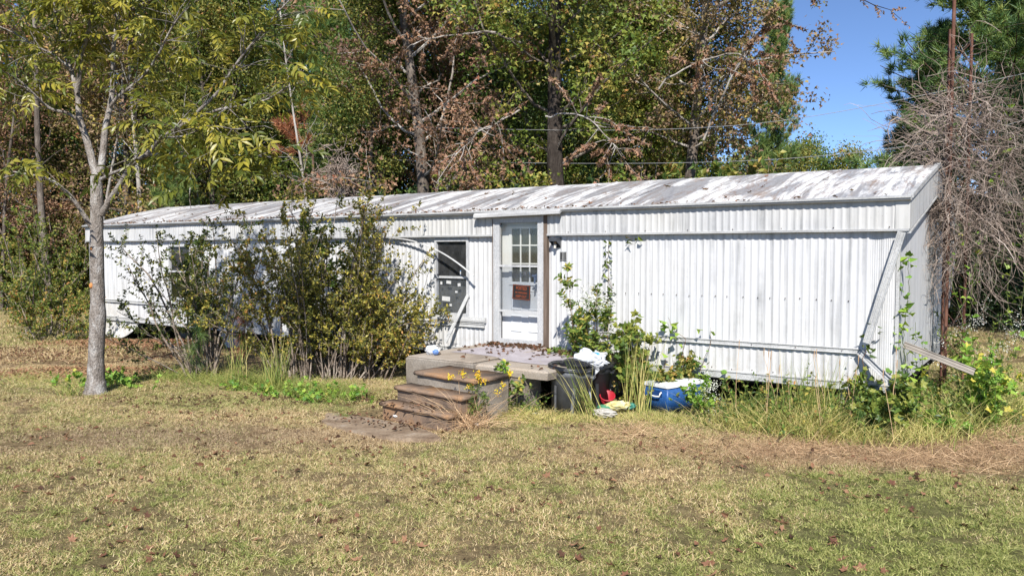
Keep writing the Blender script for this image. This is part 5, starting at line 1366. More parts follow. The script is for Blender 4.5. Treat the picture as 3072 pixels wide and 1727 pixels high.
def scatter(name, pts, coll, smin, smax):
    me = bpy.data.meshes.new(name); me.vertices.add(len(pts)); me.vertices.foreach_set('co', np.asarray(pts, np.float32).ravel()); me.update()
    o = bpy.data.objects.new(name, me); COL.objects.link(o); o['kind'] = 'stuff'
    ng = bpy.data.node_groups.new(name, 'GeometryNodeTree')
    ng.interface.new_socket('Geometry', in_out='INPUT', socket_type='NodeSocketGeometry'); ng.interface.new_socket('Geometry', in_out='OUTPUT', socket_type='NodeSocketGeometry')
    gi_ = ng.nodes.new('NodeGroupInput'); go = ng.nodes.new('NodeGroupOutput')
    ip = ng.nodes.new('GeometryNodeInstanceOnPoints'); ci = ng.nodes.new('GeometryNodeCollectionInfo')
    ci.inputs['Collection'].default_value = coll; ci.inputs['Separate Children'].default_value = True; ci.inputs['Reset Children'].default_value = True
    ip.inputs['Pick Instance'].default_value = True
    rv = ng.nodes.new('FunctionNodeRandomValue'); rv.data_type = 'FLOAT_VECTOR'; rv.inputs[0].default_value = (-.06, -.06, 0); rv.inputs[1].default_value = (.06, .06, 6.283)
    rs_ = ng.nodes.new('FunctionNodeRandomValue'); rs_.data_type = 'FLOAT'; rs_.inputs[2].default_value = smin; rs_.inputs[3].default_value = smax; rs_.inputs['Seed'].default_value = 4
    ri = ng.nodes.new('FunctionNodeRandomValue'); ri.data_type = 'INT'; ri.inputs[4].default_value = 0; ri.inputs[5].default_value = len(coll.objects) - 1; ri.inputs['Seed'].default_value = 9
    l = ng.links.new
    l(gi_.outputs[0], ip.inputs['Points']); l(ci.outputs[0], ip.inputs['Instance']); l(rv.outputs[0], ip.inputs['Rotation']); l(rs_.outputs[1], ip.inputs['Scale']); l(ri.outputs[2], ip.inputs['Instance Index'])
    l(ip.outputs[0], go.inputs[0])
    md = o.modifiers.new('scatter', 'NODES'); md.node_group = ng
    return o
def in_home(x, y, pad_=0.1):
    q = np.stack([x - RX, y - RY], 1); s = q @ dvec[:2]; w_ = q @ evec[:2]
    return (s > -pad_) & (s < L + pad_) & (w_ > -pad_) & (w_ < D + pad_), s, w_
gxx, gyy = np.meshgrid(np.arange(-11, 11, .30), np.arange(3.2, 17, .30))
gxx = (gxx + rng.uniform(-.14, .14, gxx.shape)).ravel(); gyy = (gyy + rng.uniform(-.14, .14, gyy.shape)).ravel()
ih, ss, ww = in_home(gxx, gyy)
keep = (~ih) & (np.abs(gxx) < gyy * .72 + 1.2) & ~((ss > 3.5) & (ss < 6.0) & (ww > -2.25) & (ww < 0)) & ~((ss > 4.15) & (ss < 5.75) & (ww > -3.75) & (ww < -2)) & (ww < 7)
dens = np.where(((gxx + 9.3) / 3.4) ** 2 + ((gyy - 15.6) / 1.4) ** 2 < 1, .25, 1.0) * np.where((ww > -1.2) & (ss > 7) & (ss < 18), .3, 1) * np.where((np.abs(gxx + 4.2) < 2.2) & (np.abs(gyy - 8.6) < .5), .8, 1)
keep &= rng.uniform(0, 1, len(gxx)) < dens
scatter('lawn_grass', np.stack([gxx[keep], gyy[keep], gz(gxx[keep], gyy[keep])], 1), pc, .75, 1.25)
n = 9000; tx = rng.uniform(-9, 9, n); ty = 3.6 + 9.5 * rng.uniform(0, 1, n) ** 1.2
ih, ss, ww = in_home(tx, ty, .3)
kk = ~ih & (np.abs(tx) < ty * .7 + .3) & (np.sin(tx * 2.3 + 1) * np.sin(ty * 2.9) + np.sin(tx * 5.1 + ty * 4.3) * .6 + rng.normal(size=n) * .5 > .15) & ~((ss > 3.5) & (ss < 6.0) & (ww > -3.8) & (ww < 0)) & ~((np.abs(tx + 4.2) < 2.2) & (np.abs(ty - 8.6) < .45))
scatter('lawn_grass', np.stack([tx[kk], ty[kk], gz(tx[kk], ty[kk])], 1), pc3, .6, 1.15)
gxx, gyy = np.meshgrid(np.arange(-30, 26, .8), np.arange(15, 32, .8))
gxx = (gxx + rng.uniform(-.35, .35, gxx.shape)).ravel(); gyy = (gyy + rng.uniform(-.35, .35, gyy.shape)).ravel()
ih, ss, ww = in_home(gxx, gyy, .5)
keep = ~ih & (np.abs(gxx) < gyy * .75 + 2) & (gyy + .12 * gxx < 25.5) & ((gxx < -8) | (gxx > 6))
scatter('lawn_grass', np.stack([gxx[keep], gyy[keep], gz(gxx[keep], gyy[keep])], 1), pc2, .8, 1.3)

# ------------------------------------------------------------------ fallen leaves
rng = np.random.default_rng(109)
def curled_leaf(k):
    rg = np.random.default_rng(k)
    V = [[0, 0, .02]]
    n = 10
    for i in range(n):
        a = 2 * math.pi * i / n
        r = .5 * (1.0 if i % 2 == 0 else .52) * rg.uniform(.8, 1.15)
        V.append([r * math.cos(a), r * math.sin(a) * rg.uniform(.7, 1), rg.uniform(.0, .20) if i % 2 == 0 else rg.uniform(0, .06)])
    m = MB().add(V, None, [[0, 1 + i, 1 + (i + 1) % n] for i in range(n)])
    m.tubes(np.array([[0, 0, .02], [-.45, .1, .04], [-.75, .16, .02]]), .012, 3)
    return m.mesh('fallen_leaf', L_DEAD)
LM = [curled_leaf(k) for k in range(8)]
lx_, ly_ = [], []
cand = np.stack([rng.uniform(-7, 7, 2600), rng.uniform(4.4, 11, 2600)], 1)
cand = cand[(np.abs(cand[:, 0]) < cand[:, 1] * .66)]
ih, ss, ww = in_home(cand[:, 0], cand[:, 1], 1.6); cand = cand[~ih]
cand = cand[(np.sin(cand[:, 0] * 1.7 + 2) * np.sin(cand[:, 1] * 2.1) + np.sin(cand[:, 0] * 4.1 + cand[:, 1] * 3.3) * .6 + rng.normal(size=len(cand)) * .45) > .1]
order = np.argsort(cand[:, 1] * rng.uniform(.75, 1.3, len(cand)))
cand = cand[order]
NL = 175
for (x, y) in cand[:NL]:
    o = bpy.data.objects.new('fallen_leaf', LM[rng.integers(8)]); COL.objects.link(o)
    sc = rng.uniform(.06, .115); o.location = (x, y, float(gz(x, y)) + .018); o.rotation_euler = (rng.normal() * .35, rng.normal() * .35, rng.uniform(0, 6.28)); o.scale = (sc, sc * rng.uniform(.6, 1), sc)
    tag(o, 'curled brown dead leaf lying loose in the short lawn grass', 'leaf', 'dead leaves scattered on the lawn')
def leaf_stuff(name, pts, ln, tint=(0, 1)):
    n = len(pts); m = MB()
    m.leaves(pts, unit(n) * [1, 1, .3], nrm(rnd(n) * .45 + [0, 0, 1]), ln * rng.uniform(.5, 1.3, n), ln * .7, .35, rng.uniform(*tint, n), 'oval')
    return m.build(name, L_DEAD, kind='stuff')
rest = cand[NL:][:800]; leaf_stuff('leaf_litter', np.stack([rest[:, 0], rest[:, 1], gz(rest[:, 0], rest[:, 1]) + .022], 1), .06)
n = 600; x = rng.uniform(-9, 7.5, n); y = rng.uniform(4.3, 11.5, n); kk = np.abs(x) < y * .68; leaf_stuff('leaf_litter', np.stack([x[kk], y[kk], gz(x[kk], y[kk]) + .02], 1), .03, (0, .8))
def roofz(w_): 
    f = (w_ + .115) / (D / 2 + .115); return ZE - .005 + (ZR - ZE + .005) * (f + .054 * math.sin(f * math.pi)) + .012
for k in range(85):
    s = 17.5 * rng.uniform(0, 1) ** .75 if k > 4 else rng.uniform(.1, 3); w_ = rng.uniform(-.08, 2.0) if rng.uniform() < .75 else rng.uniform(-.1, .1)
    p = tr(s, w_, roofz(w_) + .004)
    o = bpy.data.objects.new('fallen_leaf', LM[rng.integers(8)]); COL.objects.link(o)
    sc = rng.uniform(.07, .13); o.location = p; o.rotation_euler = (R(13) + rng.normal() * .2, rng.normal() * .2, rng.uniform(0, 6.28)); o.scale = (sc, sc * .8, sc)
    tag(o, 'brown dead leaf lying on the stained white trailer roof', 'leaf', 'dead leaves on the trailer roof')
n = 500; s = 17.8 * rng.uniform(0, 1, n); w_ = np.abs(rng.normal(size=n)) * .05 - .10; k2 = rng.uniform(0, 1, n) < np.clip(s / 7, .1, 1)
pp = np.array([tr(a, b, roofz(b)) for a, b in zip(s[k2], w_[k2])]); leaf_stuff('leaf_litter', pp, .055)
n = 420; s = rng.uniform(3.6, 5.8, n); w_ = np.minimum(-.12 - np.abs(rng.normal(size=n)) * .28, -.1); w_ = np.where(rng.uniform(0, 1, n) < .12, rng.uniform(-1.9, -.2, n), w_)
leaf_stuff('leaf_litter', np.array([tr(a, b, .615 if a > 4.75 else .585) for a, b in zip(s, w_)]), .07, (.2, 1))
n = 120; pp = np.array([tr(a, b, .20 if b > -3.25 else .05) for a, b in zip(rng.uniform(4.4, 5.7, n), rng.uniform(-3.7, -2.95, n))]); leaf_stuff('leaf_litter', pp, .05)

# ------------------------------------------------------------------ the pecan before the trailer
rng = np.random.default_rng(110)
def px(u, v, Y):
    """world point at depth Y that the photograph shows at (u,v) of its 3072-wide frame"""
    x = (u - 1536) / 2374.7; yy = -(v - 863.5) / 2374.7
    c, s = math.cos(.046476), math.sin(.046476)
    r = np.array([x, c + yy * s, -s + yy * c]); r = r * (Y / r[1])
    return np.array([r[0], r[1], r[2] + CAM_H])
TB = np.array([-6.03, 11.35, 0.0])
pecan = thing('pecan_tree', 'slender pale barked pecan tree with drooping olive leaves on the lawn', 'tree', tuple(TB))
Z1 = .5526
def zl(pts, Y0, Y1, r0, r1):
    n = len(pts)
    P = np.array([px(u * Z1, v * Z1, Y0 + (Y1 - Y0) * i / (n - 1)) for i, (u, v) in enumerate(pts)])
    tt = np.linspace(0, n - 1, (n - 1) * 4 + 1)
    Q = np.stack([np.interp(tt, np.arange(n), P[:, i]) for i in range(3)], 1)
    Q[1:-1] = (Q[:-2] + Q[2:] + 2 * Q[1:-1]) / 4
    Q[1:-1] = (Q[:-2] + Q[2:] + 2 * Q[1:-1]) / 4
    return Q, np.linspace(r0, r1, len(Q))
trunk_px = [(286, 1190, .20), (287, 1165, .148), (288, 1140, .126), (288, 1080, .108), (294, 950, .112), (293, 880, .096), (291, 780, .092), (290, 690, .090), (291, 600, .085), (289, 540, .076), (287, 525, .07)]
P = np.array([px(u, v, 11.35) for u, v, r in trunk_px]); P[0, 2] = -.08
tt = np.linspace(0, len(P) - 1, 46)
Q = np.stack([np.interp(tt, np.arange(len(P)), P[:, i]) for i in range(3)], 1); Rt = np.interp(tt, np.arange(len(P)), [r for *_, r in trunk_px])
Q[1:-1] = (Q[:-2] + Q[2:] + 2 * Q[1:-1]) / 4
m = MB(); m.tubes(Q - TB, Rt * (1 + .025 * rng.normal(size=46)), 18)
m.build('trunk', M_BARK_PECAN, pecan, True)
for (u, v, rr) in ((284, 745, .022), (283, 856, .032)):
    p = px(u, v, 11.35) - TB
    MB().lathe([(0, .012), (rr * .7, .01), (rr, 0), (rr * 1.2, -.01)], 12, Matrix.Translation((p[0], p[1] - .096, p[2])) @ Matrix.Rotation(R(90), 4, 'X') @ Matrix.Diagonal((.8, 1.1, 1, 1))).build('pruning_scar', M_SCAR, pecan, True)
limbs = [
    zl([(525, 960), (500, 870), (480, 790), (455, 710), (430, 640), (425, 540), (412, 470), (385, 370), (345, 285), (320, 180), (300, 60), (280, -80)], 11.35, 11.9, .058, .016),
    zl([(418, 500), (436, 400), (440, 290), (470, 220), (490, 100), (515, 0), (540, -120)], 11.55, 11.2, .036, .014),
    zl([(545, 940), (562, 820), (570, 700), (592, 610), (610, 510), (611, 400), (620, 200), (650, 60), (660, -60), (690, -200)], 11.35, 11.7, .052, .016),
    zl([(598, 580), (640, 525), (700, 480), (790, 405), (860, 300), (930, 150), (1000, 60)], 11.45, 10.9, .026, .010),
    zl([(553, 1165), (600, 1080), (655, 1000), (690, 930), (725, 880), (800, 842), (870, 745), (980, 685), (1060, 640), (1200, 590), (1350, 568), (1460, 540), (1560, 470)], 11.32, 10.4, .046, .008),
    zl([(985, 680), (1080, 600), (1180, 510), (1240, 410), (1310, 310), (1390, 210), (1480, 100), (1600, -30)], 10.8, 10.3, .026, .008),
    zl([(548, 975), (600, 945), (650, 925), (700, 905), (760, 830)], 11.35, 10.8, .028, .012),
    zl([(495, 1230), (440, 1140), (390, 1070), (340, 1020), (270, 970), (180, 950), (60, 930)], 11.32, 10.9, .036, .010),
    zl([(432, 655), (360, 610), (290, 600), (230, 560), (180, 505), (100, 430), (0, 380)], 11.5, 11.0, .026, .009),
    zl([(800, 842), (920, 830), (1040, 855), (1180, 880), (1320, 880)], 10.95, 10.5, .016, .006),
    zl([(390, 380), (300, 300), (190, 250), (80, 180), (-60, 120)], 11.6, 11.2, .018, .007),
    zl([(650, 80), (780, 20), (900, -40)], 11.6, 11.2, .018, .008),
    zl([(870, 745), (1000, 745), (1140, 675), (1260, 700)], 10.8, 10.3, .014, .005),
]
m = MB(); twig = MB(); tips = []
for Q, Rl in limbs:
    m = MB(); m.tubes(Q - TB, Rl, 9); m.build('limb', M_BARK_PECAN, pecan, True)
# twigs bearing the leaves
bp, bd_, bw = [], [], []
for li, (Q, Rl) in enumerate(limbs):
    n = len(Q); lo = int(n * (.58 if li in (0, 2) else .48 if li in (1, 4) else .35))
    seglen = np.linalg.norm(np.diff(Q, axis=0), axis=1).sum()
    cnt = int(seglen * (8.5 if li not in (7,) else 5))
    for k in range(cnt):
        i = rng.integers(lo, n); t = Q[min(i + 1, n - 1)] - Q[max(i - 1, 0)]; t = t / np.linalg.norm(t)
        bp.append(Q[i]); bd_.append(t * .6 + rng.normal(size=3) * [.8, .7, .4] + [0, 0, .05])
bp, bd_ = np.array(bp), np.array(bd_)
PT = grow(bp, bd_, rng.uniform(.35, .85, len(bp)), 6, .14, .01)
RT = np.broadcast_to(np.linspace(.007, .003, 6), (len(bp), 6))
twig.tubes(PT - TB, RT, 4); twig.build('twig', M_BARK_PECAN, pecan, kind='stuff')
def compound(k):
    """a pinnate leaf: rachis and paired drooping leaflets"""
    m = MB(); rg = np.random.default_rng(k + 50)
    npair = rg.integers(3, 6); ln = rg.uniform(.28, .40)
    t = np.linspace(0, 1, 7)
    rach = np.stack([t * ln, .03 * np.sin(t * 3) * rg.normal(), -.16 * t ** 2 * rg.uniform(.4, 1.6) * 1.0], 1)
    m.tubes(rach, .0018, 3, .3)
    pos, d, up, le = [], [], [], []
    for i in range(npair):
        f = .28 + .68 * i / (npair - 1 + 1e-6)
        p = np.array([np.interp(f, t, rach[:, j]) for j in range(3)])
        for s in (-1, 1):
            pos.append(p); d.append([.55 + rg.normal() * .1, s * .75, -.55 + rg.normal() * .22]); up.append([.25 + rg.normal() * .2, rg.normal() * .2, 1]); le.append(rg.uniform(.12, .17) * (1 - .25 * abs(f - .6)))
    pos.append(rach[-1]); d.append([1, rg.normal() * .1, -.6]); up.append([.2, 0, 1]); le.append(.15)
    le = np.array(le)
    m.leaves(pos, np.array(d), np.array(up), le, le * .33, .2, np.clip(rg.uniform(.1, .7) + rg.normal(size=len(le)) * .14, 0, 1), 'oval')
    return m
CL = [compound(k) for k in range(10)]
CLM = [c.mesh('leaf', L_PECAN) for c in CL]
lv = []
for i in range(len(PT)):
    for k in range(rng.integers(3, 6)):
        j = rng.integers(2, 6)
        a = PT[i, j]; t = PT[i, 5] - PT[i, 2]; t = t / np.linalg.norm(t)
        d = t * .5 + rng.normal(size=3) * [.7, .7, .25]; d[2] -= .15
        if rng.uniform() < .16: continue
        if a[2] < 3.15 and rng.uniform() < .55: continue
        lv.append((a, d / np.linalg.norm(d), rng.integers(10), rng.uniform(.7, 1.25)))
def leaf_matrix(a, d, s, roll):
    x = Vector(d); z = Vector((0, 0, 1)); y = z.cross(x)
    if y.length < .05: y = Vector((0, 1, 0))
    y.normalize(); z = x.cross(y)
    Mx = Matrix(((x.x, y.x, z.x, 0), (x.y, y.y, z.y, 0), (x.z, y.z, z.z, 0), (0, 0, 0, 1)))
    return Matrix.Translation(a) @ Mx @ Matrix.Rotation(roll, 4, 'X') @ Matrix.Scale(s, 4)
def infrm(p): return abs(p[0]) < p[1] * .66 and -.45 < (p[2] - CAM_H) / p[1] < .34
lv.sort(key=lambda q: (not infrm(q[0]), q[0][1]))
rest = MB()
for i, (a, d, k, s) in enumerate(lv):
    Mx = leaf_matrix(a - TB, d, s, rng.normal() * .4)
    if i < 295:
        o = bpy.data.objects.new('leaf', CLM[k]); COL.objects.link(o); o.parent = pecan; o.matrix_local = Mx
    else: rest.merge(CL[k], Mx)
rest.build('foliage', L_PECAN, pecan, kind='stuff')

# ------------------------------------------------------------------ woodland behind
rng = np.random.default_rng(111)
def decid(H, crown0, rad, nprim, leaves, ln, shape='diamond', trunk_r=.14, pale=False, lean=0.0, clump=.30):
    """deciduous tree: (wood MB, leaf MB)"""
    wood, lf = MB(), MB(); wood.br = MB()
    T = grow(np.array([[0, 0, -.1]]), np.array([[lean, 0, 1]]), H, 12, .035, .0)
    RT_ = np.linspace(trunk_r, trunk_r * .15, 12)[None]
    wood.tubes(T, RT_, 9)
    t = crown0 + (1 - crown0) * np.sort(rng.uniform(0, 1, nprim)) ** .9
    p, tg, r = sample(T, RT_, np.minimum(t, .98), np.zeros(nprim, int))
    az = np.arange(nprim) * 2.4 + rng.normal(size=nprim) * .5
    f = (t - crown0) / (1 - crown0)
    ln1 = rad * (1.0 - .65 * f) * rng.uniform(.65, 1.15, nprim) * np.where(f < .15, .8, 1)
    d = np.stack([np.cos(az), np.sin(az), .25 + .9 * f], 1)
    P1 = grow(p, d, ln1, 8, .14, .015)
    R1 = np.minimum(r * .55, .05)[:, None] * np.linspace(1, .25, 8)[None]
    wood.br.tubes(P1, R1, 5)
    ns = 7; k = nprim * ns
    wh = np.repeat(np.arange(nprim), ns); tt = rng.uniform(.2, 1, k)
    p, tg, r = sample(P1, R1, tt, wh)
    P2 = grow(p, tg * .6 + unit(k) * .9, rng.uniform(.5, 1.3, k) * (rad / 3.2), 6, .2, -.01)
    R2 = np.minimum(r * .6, .018)[:, None] * np.linspace(1, .4, 6)[None]
    wood.br.tubes(P2, R2, 3)
    wh = rng.integers(0, k, leaves); p, tg, r = sample(P2, R2, rng.uniform(.15, 1, leaves), wh)
    ctint = np.clip(rng.uniform(.05, .95, k), 0, 1)[wh] * .55 + rng.uniform(0, .45, leaves)
    p = p + rnd(leaves) * clump * .5 * np.array([1, 1, .8])
    lf.leaves(p, unit(leaves) + [0, 0, -.35], nrm(rnd(leaves) * .75 + [0, -.35, .6]), ln * rng.uniform(.6, 1.3, leaves), ln * .62 * rng.uniform(.7, 1.1, leaves), .2, ctint, shape)
    return wood, lf
def pine(H, crown0, rad, nbr, tuft, nn_, nl, droop=.0, tr_=.17):
    wood, lf = MB(), MB()
    T = grow(np.array([[0, 0, -.1]]), np.array([[0, 0, 1]]), H, 12, .02, .0); RT_ = np.linspace(tr_, .03, 12)[None]
    wood.tubes(T, RT_, 9)
    t = crown0 + (1 - crown0) * np.linspace(0, 1, nbr)
    p, tg, r = sample(T, RT_, np.minimum(t, .985), np.zeros(nbr, int))
    az = np.arange(nbr) * 2.4 + rng.normal(size=nbr) * .6; f = (t - crown0) / (1 - crown0)
    ln1 = rad * (1.02 - .82 * f ** 1.3) * rng.uniform(.6, 1.15, nbr)
    P1 = grow(p, np.stack([np.cos(az), np.sin(az), .12 + .5 * f - droop], 1), ln1, 7, .12, .04)
    R1 = np.minimum(r * .4, .035)[:, None] * np.linspace(1, .3, 7)[None]
    wood.tubes(P1, R1, 4)
    k = nbr * tuft; wh = np.repeat(np.arange(nbr), tuft); tt = rng.uniform(.3, 1, k)
    c, tg, r = sample(P1, R1, tt, wh)
    off = unit(k) * rng.uniform(.05, .45, k)[:, None] * [1, 1, .6]
    needle_tufts(lf, c + off, nrm(tg + off * 1.5 + [0, 0, .5]), nn_, nl, .028, (0, 1), .75)
    return wood, lf
def tree(name, label, cat, wood, lf, wm, lm, loc, rz=0, sc=1, group=None, leafname='crown', bm=None):
    t = thing(name, label, cat, loc, rz, group)
    if hasattr(wood, 'br'): wood.br.build('branch', bm or M_BARK_MID, t, kind='stuff')
    wood.build('trunk', wm, t, True); lf.build(leafname, lm, t, kind='stuff'); t.scale = (sc,) * 3
    return t
def retree(proto, loc, rz, sc, lm=None, label=None, name=None, zs=None):
    t = copy_tree(proto); t.location = loc; t.rotation_euler = (0, 0, rz); t.scale = (sc, sc, sc * (zs or 1))
    if label: t['label'] = label
    for ch in t.children:
        if lm and ch.name.startswith('crown'):
            ch.material_slots[0].link = 'OBJECT'; ch.material_slots[0].material = lm
    return t

# landmark trees
rng = np.random.default_rng(112)
gum = tree('sweetgum_tree', 'huge dark trunked tree with yellow green star leaves behind the trailer roof', 'tree', *decid(17, .08, 5.2, 54, 38000, .135, 'maple', .30, clump=.42), M_BARK_DARK, L_YELLOWG, (1.45, 22.5, 0), 0.4)
sy = tree('sycamore_tree', 'broad tree with pale limbs and brown russet leaves behind the roof middle', 'tree', *decid(16, .10, 5.4, 48, 29000, .125, 'maple', .24, clump=.32), M_BARK_MID, L_BROWNRED, (-2.6, 24.0, 0), 2.0, bm=M_BARK_PALE)
sy2 = tree('sycamore_tree', 'russet leaved tree with white limbs leaning towards the open sky', 'tree', *decid(16, .12, 4.6, 44, 28000, .125, 'maple', .22, clump=.32, lean=.04), M_BARK_MID, L_AUTUMN, (4.9, 23.2, 0), 1.0, bm=M_BARK_PALE)
pA = tree('pine_tree', 'tall green pine filling the corner of the sky behind the mast', 'tree', *pine(17, .06, 4.9, 190, 26, 26, .32), M_BARK_PINE, L_PINE, (15.2, 24.0, 0), 0.3)
pB = tree('pine_tree', 'smaller bluish pine standing between the open sky and the tall pine', 'tree', *pine(13, .06, 3.4, 130, 24, 26, .32), M_BARK_PINE, L_PINE, (15.5, 31.0, 0), 1.3, .82)
pC = retree(pB, (10.6, 33.0, 0), 2.1, .88, None, 'narrow pine at the edge of the open sky beside the russet tree')
pC.scale = (.62, .62, .95)
pD = retree(pB, (-10.9, 25.4, 0), .7, .42, None, 'young bright green pine just beyond the far end of the roof')
pE = retree(pA, (-8.5, 33, 0), 3.0, 1.0, None, 'tall pine in the wood showing through the gap above the shrubs')
pF = retree(pB, (-5.6, 27.6, 0), 4.0, .8, None, 'mid height pine standing beside the rust coloured pine bough')
dp = thing('dead_pine_bough', 'rust orange dead pine bough among the green trees', 'bough', (-7.3, 25.6, 1.9))
P = grow(np.array([[.9, 0, 3.2]] * 7), rnd(7) * .3 + [-1, 0, .9], 1.6, 7, .12); m = MB(); m.tubes(P, np.broadcast_to(np.linspace(.025, .008, 7), (7, 7)), 4)
m.tubes(np.array([[1.0, 0, -2], [.95, 0, 1.6], [.9, 0, 3.25]]), .04, 6); m.build('branch', M_BARK_PINE, dp)
k = 60; c, tg, r = sample(P, np.full((7, 7), .01), rng.uniform(.2, 1, k), rng.integers(0, 7, k)); m = MB(); needle_tufts(m, c, tg, 40, .26, .016, spread=.7); m.build('needle', L_RUSTNEEDLE, dp, kind='stuff')

# prototypes for the mixed wood; each copy is a tree of its own
rng = np.random.default_rng(113)
protoA = tree('woodland_tree', 'leafy autumn tree in the mixed wood behind the trailer', 'tree', *decid(13, .08, 3.6, 38, 27000, .125, 'diamond', .13, clump=.5), M_BARK_MID, L_OLIVE, (-19.5, 31.5, 0), 0, 1, 'mixed trees in the wood')
protoB = tree('woodland_tree', 'leafy autumn tree in the mixed wood behind the trailer', 'tree', *decid(14, .12, 3.3, 36, 26000, .118, 'diamond', .11, clump=.5), M_BARK_MID, L_AUTUMN, (-15.5, 29.5, 0), 1, 1, 'mixed trees in the wood')
protoC = tree('woodland_tree', 'leafy autumn tree in the mixed wood behind the trailer', 'tree', *decid(11, .04, 3.4, 38, 27000, .115, 'diamond', .10, clump=.5), M_BARK_PALE, L_YELLOWG, (-12.0, 30.5, 0), 2, 1, 'mixed trees in the wood')
WORD = {}
MATS = [L_OLIVE, L_AUTUMN, L_YELLOWG, L_GREEN, L_BROWNRED, L_DARKG, L_OLIVE]
spots = [(-24, 33, 1), (-22, 29.5, 0), (-17.5, 34, 5), (-13.6, 34, 0), (-9.5, 29.2, 2), (-6.0, 31.5, 1), (-3.4, 28.8, 3), (-.8, 30.5, 5), (1.2, 27.5, 3), (3.8, 28.8, 0), (6.6, 27.6, 0), (6.9, 31.0, 3), (-11.0, 37, 5), (-6.5, 38, 3), (-2, 37, 5), (2.5, 36, 5), (6.5, 35.5, 3), (-16, 39, 5), (-21, 38, 3), (-26.5, 37, 4), (-28, 31.5, 0), (-1.8, 33, 4), (-4.8, 25.8, 0), (4.2, 25.6, 2), (-10.4, 27.4, 0), (-13.4, 27.4, 1), (-17.8, 28.0, 4), (-20.8, 33.5, 2)]
for i, (x, y, mi) in enumerate(spots):
    nm_ = ('olive green', 'tan and russet', 'yellow green', 'fresh green', 'brown red', 'dark green', 'olive')[mi]
    t_ = retree((protoA, protoB, protoC)[i % 3], (x, y, 0), rng.uniform(0, 6.28), rng.uniform(.85, 1.2), MATS[mi], nm_ + ' tree in the mixed wood behind the trailer')
    t_['group'] = nm_ + ' trees in the wood'
# tall dark evergreens closing the wood behind
rng = np.random.default_rng(114)
ever = tree('evergreen_tree', 'dark evergreen in the shade at the back of the wood', 'tree', *decid(15, .02, 3.8, 44, 18000, .21, 'diamond', .16, clump=.8), M_BARK_DARK, L_DARKG, (-14, 45, 0), 0, 1, 'dark evergreens at the back')
for (x, y) in ((-33, 41), (-29.5, 40.5), (-26, 40), (-22.5, 41), (-19, 42), (-15.5, 41), (-12, 41), (-8.5, 41), (-5.5, 40), (-2.6, 40), (.4, 40), (3.2, 39), (5.2, 41), (-30, 44), (-24, 45), (-19, 46), (-9, 45), (-4, 46), (1, 45), (4.5, 45), (20.5, 29.5), (22.5, 27), (21.5, 34), (24, 31)):
    retree(ever, (x, y, 0), rng.uniform(0, 6.28), rng.uniform(.85, 1.15))
for (x, y, sc) in ((13.4, 20.6, .42), (17.3, 22.5, .6)):  # dark-leaved trees added here; their leaf colour stands in for deep shade
    retree(ever, (x, y, 0), rng.uniform(0, 6.28), sc)
sh = retree(protoA, (13.2, 13.2, 0), 1.0, 1.0, L_GREEN, 'leafy tree on the lawn that shades the grass beyond the rusty mast')
sh['group'] = 'shade tree on the lawn'
# understorey shrubs along the wood's edge
rng = np.random.default_rng(115)
wood, lf = shrub(22, .9, 2.8, .35, 12, .9, 60, .13, .08, 'diamond', .02, .12, 0, .05, leaf_t0=0)
us = tree('understorey_shrub', 'leafy understorey shrub at the edge of the wood', 'shrub', wood, lf, M_STEM, L_OLIVE, (-16.8, 27.6, 0), 0, 1, 'understorey shrubs')
for i, (x, y, mi, sc) in enumerate(((-19.8, 28.8, 1, 1.1), (-14.2, 28.4, 0, 1.0), (-22.8, 30.2, 0, 1.2), (-11.9, 27.8, 2, 1.0), (-9.6, 26.6, 0, 1.0), (-7.0, 26.2, 2, 1.1), (-4.6, 24.4, 3, 1.2), (-2.3, 23.2, 5, 1.2), (-.2, 22.2, 5, 1.3), (2.6, 21.2, 2, 1.2), (4.4, 20.6, 3, 1.3), (6.4, 21.0, 0, 1.4), (8.0, 22.2, 2, 1.3), (9.8, 24.2, 3, 1.2), (-17.6, 31, 4, 1.3), (-13, 32, 5, 1.4), (-25, 32, 2, 1.2), (14.8, 25.0, 5, 1.3), (17.2, 24.2, 5, 1.3), (12.2, 22.0, 5, 1.0), (19.8, 26, 5, 1.5), (-.8, 26.3, 5, 1.5), (2.0, 25.0, 5, 1.5), (-5.5, 28.5, 5, 1.5))):
    nm_ = ('olive green', 'tan and russet', 'yellow green', 'fresh green', 'brown red', 'dark green', 'olive')[mi]
    t_ = retree(us, (x, y, 0), rng.uniform(0, 6.28), sc, MATS[mi], nm_ + ' understorey shrub at the edge of the wood', zs=1.05)
    t_['group'] = nm_ + ' understorey shrubs'
# distant trees along the skyline
dt = tree('distant_tree', 'low round crowned tree on the distant skyline', 'tree', *decid(11, .05, 4.2, 30, 7000, .26, 'diamond', .2, clump=.8), M_BARK_MID, L_OLIVE, (24, 82, 0), 0, 1, 'trees on the distant skyline')
for (x, y, sc, mi) in ((29, 84, 1.12, 0), (33.5, 88, 1.05, 3), (38, 86, 1.12, 0), (43, 88, 1.2, 0), (19, 80, 1.2, 2), (48, 90, 1.3, 3), (14, 78, 1.3, 0), (31.5, 95, 1.25, 0), (36, 97, 1.3, 3)):
    retree(dt, (x, y, 0), rng.uniform(0, 6.28), sc, MATS[mi])
